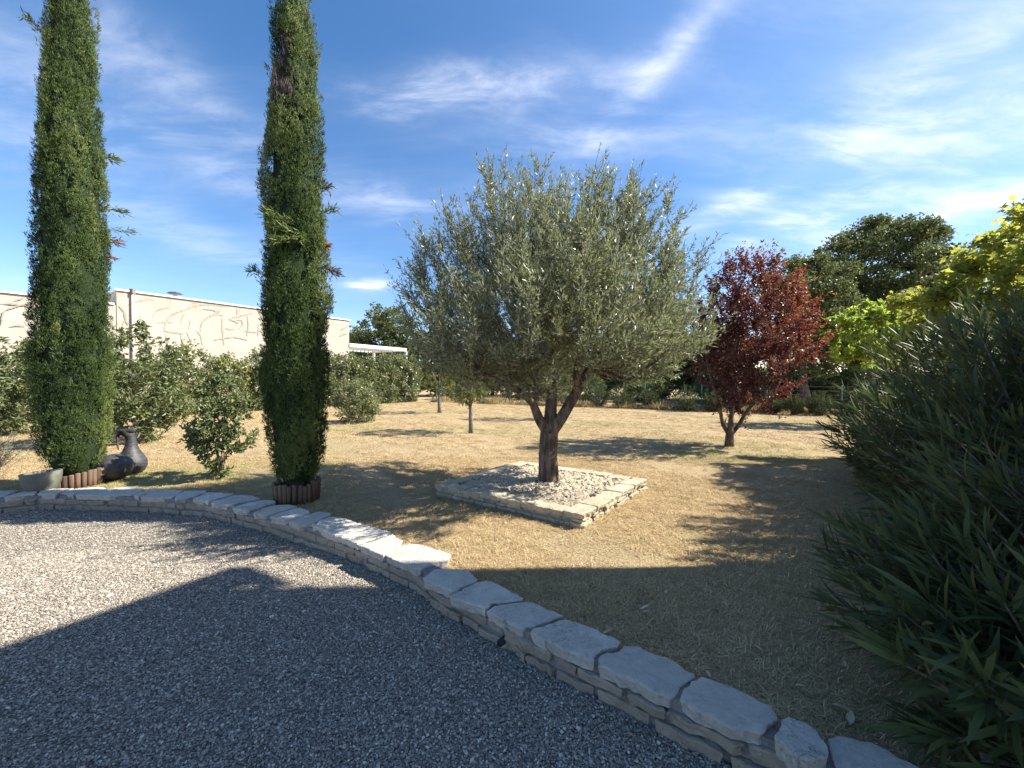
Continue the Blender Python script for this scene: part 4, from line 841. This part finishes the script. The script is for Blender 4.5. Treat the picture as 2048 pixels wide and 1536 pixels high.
for i, (px, y, h, rr) in enumerate(((1130, 22.3, 1.2, .7), (1195, 21.6, 1.4, .75), (1243, 20.6, 1.3, .6), (1300, 20.0, 1.0, .55), (1372, 18.4, 1.35, .62), (1425, 18.2, 1.0, .5), (1545, 16.9, .9, .42), (1588, 16.4, .95, .40), (1640, 16.2, 1.0, .5), (1085, 23.0, 1.3, .7))):
    oleander('oleander_shrub', gp(px, y), h, rr, 60, 'young bright green oleander growing in the dry strip along the wire fence', .16, False, og2, 100 + i, 18)
GREEN = noisemat('green_paint', (.10, .24, .17), (.13, .28, .20), 8, .5, 0); WIRE = noisemat('wire_metal', (.14, .15, .14), (.22, .22, .21), 30, .5, 0)
fence = empty('wire_fence', (*(E0 + en * 1.3), 0), 'wire mesh fence on thin green posts along the far lawn edge', 'fence')
for k in range(13):
    c = E0 + ed * (k * 2.75) + en * 1.3; b = MB(); b.tube([[*c, -.1], [*c, 1.25], [*c, 1.27]], [.024, .024, .018], 8); b.build('fence_post', GREEN, fence, True)
for z in (.12, .3, .48, .66, .84, 1.02, 1.2):
    b = MB(); b.tube([[*(E0 + en * 1.3), z], [*(E0 + ed * 16 + en * 1.3), z - .01], [*(E0 + ed * 33 + en * 1.3), z]], .004, 4); b.build('fence_wire', WIRE, fence)
pst = empty('fence_post', P(873, 805), 'green metal post standing by itself at the end of the hedge', 'post')
b = MB(); c = P(873, 805); b.tube([c + [0, 0, -.1], c + [0, 0, 1.36], c + [0, 0, 1.4]], [.05, .05, .035], 10); b.build('shaft', GREEN, pst, True)
b = MB(); b.tube([c + [0, 0, 1.39], c + [0, 0, 1.43], c + [0, 0, 1.45]], [.058, .058, .03], 10); b.build('cap', GREEN, pst, True)

# ------------------------------------------------------------------ neighbour's house and pergola
def scrawlmat():
    m, n, l, bs = newmat('scrawled_render'); v = objco(n, l)
    base = mixc(n, l, maprange(n, l, noise(n, l, v, .9, 4), .35, .7), (.50, .44, .365), (.44, .38, .31))
    fine = noise(n, l, v, 30, 5, .7); base = mixc(n, l, maprange(n, l, fine, .5, .75, 0, .3), base, (.37, .31, .25))
    drip = noise(n, l, objco(n, l, (1.4, 1.4, .12)), 1.6, 5); gz = n.new('ShaderNodeSeparateXYZ'); l.new(v, gz.inputs[0])
    dm = n.new('ShaderNodeMath'); dm.operation = 'MULTIPLY'; l.new(maprange(n, l, drip, .52, .72, 0, .5), dm.inputs[0]); l.new(maprange(n, l, gz.outputs[2], 4.2, 5.6), dm.inputs[1])
    col = mixc(n, l, dm.outputs[0], base, (.30, .235, .17))
    l.new(col, bs.inputs['Base Color']); bs.inputs['Roughness'].default_value = .95; bs.inputs['Specular IOR Level'].default_value = .1
    bump(n, l, bs, fine, .6, .01); return m
RENDER = scrawlmat()
SCR = noisemat('brown_scrawl', (.30, .25, .20), (.43, .37, .31), 9, .95, .4, .004)
WHITE = noisemat('white_trim', (.72, .71, .68), (.80, .79, .76), 6, .6, 0)
house = empty('neighbour_house', (0, 0, 0), 'long flat roofed cream house with brown scrawled render behind the hedge', 'house')
HC = np.array([(235 - 1024) / F * 17.5, 17.5]); HT = HC + hd * 11.2; house.location = (*HC, 0)
def hbox(name, t0, t1, d0, d1, z0, z1, mat, parent=None):
    b = MB(); q = [HC + hd * t0 - hn * d0, HC + hd * t1 - hn * d0, HC + hd * t1 - hn * d1, HC + hd * t0 - hn * d1]
    b.add([[*p, z0] for p in q] + [[*p, z1] for p in q], f4=[[3, 2, 1, 0], [4, 5, 6, 7]] + [[i, (i + 1) % 4, (i + 1) % 4 + 4, i + 4] for i in range(4)]); return b.build(name, mat, parent or house)
hbox('wall', 0, 11.2, 0, 8, -.1, 5.56, RENDER); hbox('wall', -11, -.004, .03, 7, -.1, 4.90, RENDER)
hbox('parapet_coping', -.06, 11.26, -.07, 8.05, 5.564, 5.65, WHITE); hbox('parapet_coping', -11, -.066, -.04, 7, 4.904, 4.985, WHITE)
pp_ = lambda px, py: None
def wallpt(px, py, off=.0):
    d = ray(px, py); nrm3 = np.array([hn[0], hn[1], 0]); o = np.array([HC[0], HC[1], 0]) + nrm3 * off; return CAM + d * (np.dot(o - CAM, nrm3) / np.dot(d, nrm3))
b = MB(); a0 = wallpt(265, 582, .07); a0[2] = 5.5; b.tube([a0 * [1, 1, 0] + [0, 0, 0], a0, a0 + [0, 0, .0]], [.05, .05, .05], 10); dp = b.build('drain_pipe', noisemat('pipe_cream', (.50, .44, .36), (.56, .50, .41), 4, .5, 0), house, True)
b = MB(); b.box(a0 + [0, 0, .1], (.16, .16, .22)); hp = b.build('hopper', noisemat('hopper_brown', (.20, .16, .13), (.26, .21, .17), 4, .6, 0), dp)
ve = MB(); vb = np.array([*(HC + hd * 2.2 - hn * .8), 5.56]); ve.lathe(vb, [(.11, -.05), (.11, .18), (.09, .2), (.09, .36)], 12); vo = ve.build('roof_vent', noisemat('vent_metal', (.35, .34, .33), (.45, .44, .42), 10, .4, 0), house, True)
ve = MB(); ve.lathe(vb + [0, 0, .36], [(.02, .10), (.2, .06), (.33, .0), (.30, -.015), (.02, -.01)], 16); ve.build('vent_cowl', noisemat('cowl_dark', (.05, .05, .06), (.09, .09, .1), 10, .5, 0), vo, True)
# brown swept marks: each stroke a thin raised trowel mark on the wall
def stroke(pts, w, off):
    q = np.array(pts, float); tq = np.linspace(0, len(q) - 1, 26); s = smooth_path(np.stack([np.interp(tq, np.arange(len(q)), q[:, k]) for k in (0, 1)], 1), 3); nn = normals2(s); wv = w * 1.25 * (.35 + .65 * np.sin(np.linspace(.15, pi - .25, 26)))[:, None] * (1 + rng.normal(0, .16, (26, 1)))
    A = [wallpt(*p, off=off) for p in s + nn * wv / 2]; Bq = [wallpt(*p, off=off) for p in s - nn * wv / 2]; i = np.arange(25)
    b = MB(); b.add(np.concatenate([A, Bq]), f4=np.stack([i, i + 1, i + 27, i + 26], 1)); return b
strokes = [([(255, 610), (275, 603), (300, 598), (307, 601)], 3.2), ([(304, 636), (312, 622), (325, 617), (342, 616)], 3.0), ([(328, 664), (330, 645), (340, 632), (352, 626), (372, 619), (395, 610), (420, 609), (455, 614)], 3.4), ([(375, 618), (385, 606), (400, 603)], 2.4),
 ([(279, 630), (285, 643), (295, 657)], 2.6), ([(313, 646), (325, 645), (345, 645)], 2.0), ([(361, 650), (364, 634), (371, 627)], 2.2), ([(377, 660), (380, 645), (382, 636)], 2.2), ([(329, 662), (345, 665), (367, 668)], 2.8), ([(332, 670), (334, 685), (338, 697)], 1.8), ([(373, 664), (380, 678), (386, 700)], 2.4), ([(361, 668), (364, 685), (366, 697)], 1.6),
 ([(401, 664), (402, 650), (408, 640), (420, 632), (435, 628), (447, 632)], 3.2), ([(425, 630), (433, 624), (440, 623)], 4.5), ([(393, 661), (402, 672), (405, 690)], 2.2), ([(444, 636), (445, 655), (448, 690)], 2.8), ([(457, 639), (470, 634), (490, 630), (505, 625)], 3.0), ([(474, 628), (477, 620), (480, 617)], 6), ([(451, 656), (458, 659), (468, 658)], 2.2), ([(474, 640), (484, 640), (486, 650), (477, 658)], 2.4), ([(495, 632), (497, 650), (494, 672)], 2.4), ([(490, 662), (503, 664), (515, 665)], 2.2), ([(517, 648), (517, 665), (516, 672)], 2.0), ([(523, 635), (522, 625), (526, 622)], 5),
 ([(250, 640), (244, 655), (232, 668), (225, 676)], 2.6), ([(428, 680), (450, 676), (470, 674), (495, 680)], 2.2), ([(238, 612), (248, 622), (252, 640), (256, 650)], 3.5), ([(460, 640), (470, 642), (477, 647)], 2.2), ([(407, 618), (425, 620), (432, 622)], 2.0),
 ([(0, 605), (20, 607), (40, 609), (55, 610)], 2.4), ([(5, 625), (15, 618), (35, 612), (52, 607)], 2.4), ([(3, 650), (5, 635), (8, 622)], 3.5), ([(30, 600), (42, 598), (50, 594)], 2.0), ([(20, 652), (35, 650), (52, 651)], 1.8), ([(682, 660), (690, 655), (696, 652)], 2.5), ([(680, 672), (688, 668), (694, 668)], 2.5)]
for i, (pts_, w) in enumerate(strokes):
    stroke(pts_, w, .006 + .0006 * i).build('trowel_mark', SCR, house)
# pergola
pg = empty('pergola', (*HT, 0), 'white flat pergola attached to the end of the neighbour house', 'pergola')
q0, q1, q2 = np.array([HT[0], HT[1], 3.9]), np.array([-8.46, 30.7, 3.9]), np.array([-11.6, 32.3, 3.9]); q3 = q0 + q2 - q1
for a, c in ((q0, q1), (q1, q2), (q3, q2)):
    b = MB(); b.bar(a, c, .14, .24); b.build('beam', WHITE, pg)
for c in (q1, q2): b = MB(); b.bar(c + [0, 0, -.12], c * [1, 1, 0], .16, .16); b.build('post', WHITE, pg)
for k in range(14):
    t = (k + .5) / 14; b = MB(); b.bar(lerp(q0, q1, t) + [0, 0, .02], lerp(q3, q2, t) + [0, 0, .02], .07, .14); b.build('slat', WHITE, pg)

# ------------------------------------------------------------------ the house whose shade lies on the terrace
OWN = noisemat('ochre_render', (.56, .45, .32), (.64, .53, .39), 3, .95, .4, .01); TILE = noisemat('clay_tile', (.34, .15, .08), (.48, .25, .14), 5, .85, .4, .01); SHUT = noisemat('shutter_paint', (.16, .24, .26), (.20, .28, .30), 6, .6, 0); GLASS = noisemat('window_glass', (.02, .025, .03), (.03, .035, .04), 2, .05, 0, spec=.8)
own = empty('house', (5.1, 3.2, GZ), 'ochre rendered two storey house with clay tiled roof casting its shade over the terrace', 'house')
X0, X1, YW, YB = 5.1, 14.0, 3.21, -4.2; ZE = 6.62; YE = 3.56; YR = (YW + YB) / 2; RS = .64; ZR = ZE + (YE - YR) * RS
b = MB(); zg = ZE - .55; zw = ZE + (YE - YW) * RS - .12
b.add([[X0, YB, GZ - .1], [X1, YB, GZ - .1], [X1, YW, GZ - .1], [X0, YW, GZ - .1], [X0, YB, zw], [X1, YB, zw], [X1, YW, zw], [X0, YW, zw], [X0, YR, ZR - .15], [X1, YR, ZR - .15]],
      f3=[[4, 8, 7], [5, 6, 9]], f4=[[3, 2, 6, 7], [1, 0, 4, 5], [0, 3, 7, 4], [2, 1, 5, 6]]); b.build('wall', OWN, own)
XR0 = X0 - .1; YF = YW + .03; ZF = ZE + (YE - YF) * RS
b = MB(); b.add([[XR0, YF, zg + .02], [XR0 + .14, YF, zg + .02], [XR0 + .14, YE - .03, ZE - .075], [XR0, YE - .03, ZE - .075], [XR0, YF, ZF - .075], [XR0 + .14, YF, ZF - .075]], f3=[[0, 3, 4], [1, 5, 2]], f4=[[0, 1, 2, 3], [3, 2, 5, 4], [0, 4, 5, 1]]); b.build('corner_bracket', OWN, own)
b = MB(); b.add([[XR0, YF, ZF - .07], [XR0 + .14, YF, ZF - .07], [XR0 + .14, YE, ZE - .07], [XR0, YE, ZE - .07], [XR0, YF, ZF + .03], [XR0 + .14, YF, ZF + .03], [XR0 + .14, YE, ZE + .03], [XR0, YE, ZE + .03]], f4=[[0, 3, 2, 1], [4, 5, 6, 7], [0, 1, 5, 4], [1, 2, 6, 5], [2, 3, 7, 6], [3, 0, 4, 7]]); b.build('roof_corner', TILE, own)
YE0, ZE0 = YE, ZE; YE, ZE = YF - .002, ZF
for sgn, ye in ((1, YE), (-1, 2 * YR - YE)):
    b = MB(); b.add([[XR0, ye, ZE - .07], [X1 + .1, ye, ZE - .07], [X1 + .1, YR, ZR - .07], [XR0, YR, ZR - .07], [XR0, ye, ZE + .03], [X1 + .1, ye, ZE + .03], [X1 + .1, YR, ZR + .03], [XR0, YR, ZR + .03]],
        f4=[[0, 3, 2, 1], [4, 5, 6, 7], [0, 1, 5, 4], [1, 2, 6, 5], [3, 0, 4, 7]]); rf = b.build('roof', TILE, own)
    for k in range(28):
        x = XR0 + .16 + k * (X1 - X0 + .0) / 28; tb = MB(); tb.tube([[x, ye, ZE + .04], [x, YR, ZR + .04]], .09, 8, False); tb.build('tile_row', TILE, rf, True)
def own_window(y, z, w, h):
    b = MB(); b.box((X0 - .004, y, z), (.05, w, h)); wo = b.build('window', WHITE, own)
    for s in (-1, 1):
        b = MB(); b.box((X0 - .034, y + s * w * .235, z), (.012, w * .40, h * .9)); b.build('pane', GLASS, wo)
        b = MB(); b.box((X0 - .035, y + s * (w * .78), z), (.05, w * .5, h * 1.04)); b.build('shutter', SHUT, own)
for y in (1.6, -1.2): own_window(y, 4.4, 1.0, 1.3); own_window(y, 1.5, 1.0, 1.3)

# ------------------------------------------------------------------ pots and gourd vases
BLACK = noisemat('black_glaze', (.022, .023, .026), (.065, .064, .066), 9, .55, .7, .008, 6, (1, 1, 3), .5)
vp = P(205, 966); vc = np.array([vp[0], vp[1] + .16, 0])
gv = MB(); ph = np.linspace(0, pi, 22); gv.lathe(vc + [0, 0, .195], [(max(.004, .222 * math.sin(p) ** .92), -.195 * math.cos(p)) for p in ph], 30)
tag(gv.build('gourd_vase', BLACK, None, True), 'round black ceramic gourd lying in front of the jug', 'vase')
jp = P(245, 952); jc = np.array([jp[0], jp[1] + .14, 0])
jug = empty('gourd_jug', jc, 'tall black ceramic gourd jug with a curved handle and flared lip', 'jug')
b = MB(); b.lathe(jc, [(.004, 0), (.10, .004), (.165, .05), (.195, .13), (.19, .21), (.155, .29), (.112, .36), (.082, .43), (.068, .50), (.062, .56)], 28); b.build('body', BLACK, jug, True)
nk = jc + [0, 0, .54]; b = MB(); b.tube([nk, nk + [-.012, 0, .06], nk + [-.035, -.01, .11], nk + [-.06, -.015, .15]], [.064, .066, .078, .105], 18, False); b.build('neck', BLACK, jug, True)
tp = nk + [-.07, -.015, .155]; b = MB(); rr = np.linspace(0, 2 * pi, 24, endpoint=False); rim = []
V = [tp]
for a in rr: V.append(tp + [.155 * math.cos(a) * (1.15 if math.cos(a) > 0 else 1), .085 * math.sin(a), .012 + .03 * math.cos(a) * math.cos(a) * (1 if math.cos(a) > 0 else .2)])
for a in rr: V.append(tp + [.135 * math.cos(a), .07 * math.sin(a), -.02])
i = np.arange(24); k = (i + 1) % 24; b.add(V, np.stack([np.zeros(24, int), 1 + i, 1 + k], 1), np.stack([1 + i, 25 + i, 25 + k, 1 + k], 1)); b.build('lip', BLACK, jug, True)
b = MB(); hs = tp + [-.05, -.06, -.01]; b.tube([hs + [.05, .01, .01], hs + [.005, -.005, -.02], hs + [.0, -.02, -.09], hs + [.012, -.035, -.17], hs + [.03, -.045, -.24], hs + [.045, -.045, -.29]], [.024, .026, .021, .016, .011, .004], 10); b.build('handle', BLACK, jug, True)
POT = noisemat('grey_green_pot', (.11, .115, .09), (.19, .19, .15), 6, .7, .3, .004)
bp = P(60, 986, .06); bc = np.array([bp[0] - .02, bp[1] + .15, 0.0])
pot = empty('bowl_pot', bc, 'grey green ceramic bowl pot standing behind the stone wall', 'pot'); tl = Matrix.Rotation(R(-4), 3, 'Y')
b = MB(); b.lathe(bc, [(.004, .0), (.10, .0), (.135, .05), (.168, .14), (.182, .22), (.188, .288), (.180, .296), (.168, .29), (.160, .22), (.15, .2)], 30, tl); b.build('bowl', POT, pot, True)
b = MB(); b.lathe(bc, [(.156, .215), (.08, .225), (.002, .228)], 24, tl); b.build('soil', noisemat('potting_soil', (.03, .022, .016), (.07, .05, .035), 40, .95, .8, .01), pot)
# little dried weeds by the gourd
for i, (px, py) in enumerate(((172, 966), (183, 968), (192, 970))):
    c = P(px, py); root = empty('dried_weed', c, 'small dried flowering weed in front of the round black gourd', 'weed', 'dried weeds by the gourd'); st = MB()
    Bq, Dq = [], []
    for k in range(7):
        d = norm(np.array([rng.normal(0, .3), rng.normal(0, .3), 1])); L = rng.uniform(.1, .26); st.tube([c, c + d * L * .6, c + d * L], [.003, .002, .0015], 4, False); Bq.append(c + d * L + rng.normal(0, .006, (14, 3))); Dq.append(rdir(14))
    st.build('stems', STRAW and GBARK, root); leaves('flower_heads', np.concatenate(Bq), np.concatenate(Dq), .018, .01, .5 + .5 * rng.random(98), STRAW, root)

# ------------------------------------------------------------------ fallen leaves
def fallen(px, py, z, L, w, tone, a, where):
    c = P(px, py, z) + [0, 0, .012]; d = np.array([[math.cos(a), math.sin(a), .06]]); V, f3, f4, t = long_leaf_arrays(c[None], d, np.array([[.1, .2, 1.0]]), np.array([L]), np.array([w]), np.array([tone]), np.array([rng.uniform(-.25, .2)]))
    o = link('fallen_leaf', mesh_np('fallen_leaf', V, [f3, f4], DRY, True, {'tone': t}))
    tag(o, 'dry curled leaf fallen ' + where, 'leaf', 'dry leaves ' + where)
for (px, py, L, tone, a) in ((1280, 1222, .07, .9, .3), (1284, 1228, .06, .8, .1), (1660, 1412, .09, .6, -.5), (1700, 1455, .08, .7, .8), (1525, 1305, .05, .8, 2), (1690, 1340, .06, .6, 1), (1590, 1375, .05, .9, 0), (1420, 1360, .05, .7, 1.4), (1205, 1272, .07, .7, .5), (1222, 1270, .07, .5, 1.8), (1330, 1190, .05, .8, .9), (1470, 1290, .05, .8, 2.5), (1000, 1120, .04, .8, 2.5), (1400, 1250, .05, .6, 2.8), (1040, 1180, .04, .5, 1), (1740, 1400, .07, .5, 2)):
    fallen(px, py, .02, L, L * .38, tone, a, 'on the lawn')
for (px, py, L, tone, a) in ((830, 1182, .12, .75, -.35), (1478, 1510, .10, .9, .6), (1490, 1525, .08, .6, 1.4), (1090, 1325, .06, .3, .4), (1140, 1350, .06, .9, 1.6), (1445, 1480, .07, .3, 2)):
    fallen(px, py, GZ + .012, L, L * .3, tone, a, 'on the gravel')

# loose leaf litter: too many and too small to count
nl_ = 900; q = np.concatenate([np.column_stack([rng.uniform(.4, 4.6, 500), rng.uniform(1.2, 4.2, 500)]), np.column_stack([rng.uniform(-6, 6, 250), rng.uniform(3, 9, 250)])]); q = q[inside(lawn_poly, q)]
ii = rng.integers(len(fpath) // 3, len(fpath), 260); g2 = fpath[ii] - fn[ii] * np.abs(rng.normal(0, .16, 260))[:, None] - fn[ii] * .03
B = np.concatenate([np.column_stack([q, np.full(len(q), .014)]), np.column_stack([g2, np.full(len(g2), GZ + .012)])]); m = len(B); aa = rng.uniform(0, 6.28, m)
V, f, tt = leaf_arrays(B, norm(np.column_stack([np.cos(aa), np.sin(aa), rng.normal(0, .12, m)])), rng.uniform(.015, .05, m), rng.uniform(.005, .014, m), rng.random(m), nrm=norm(np.column_stack([rng.normal(0, .35, (m, 2)), np.ones(m)])), fold=.3, droop=-.1)
tag(link('leaf_litter', mesh_np('leaf_litter', V, [f], DRY, False, {'tone': tt})), 'scattered dry leaf litter on the lawn and along the wall foot', 'leaf litter', kind='stuff')
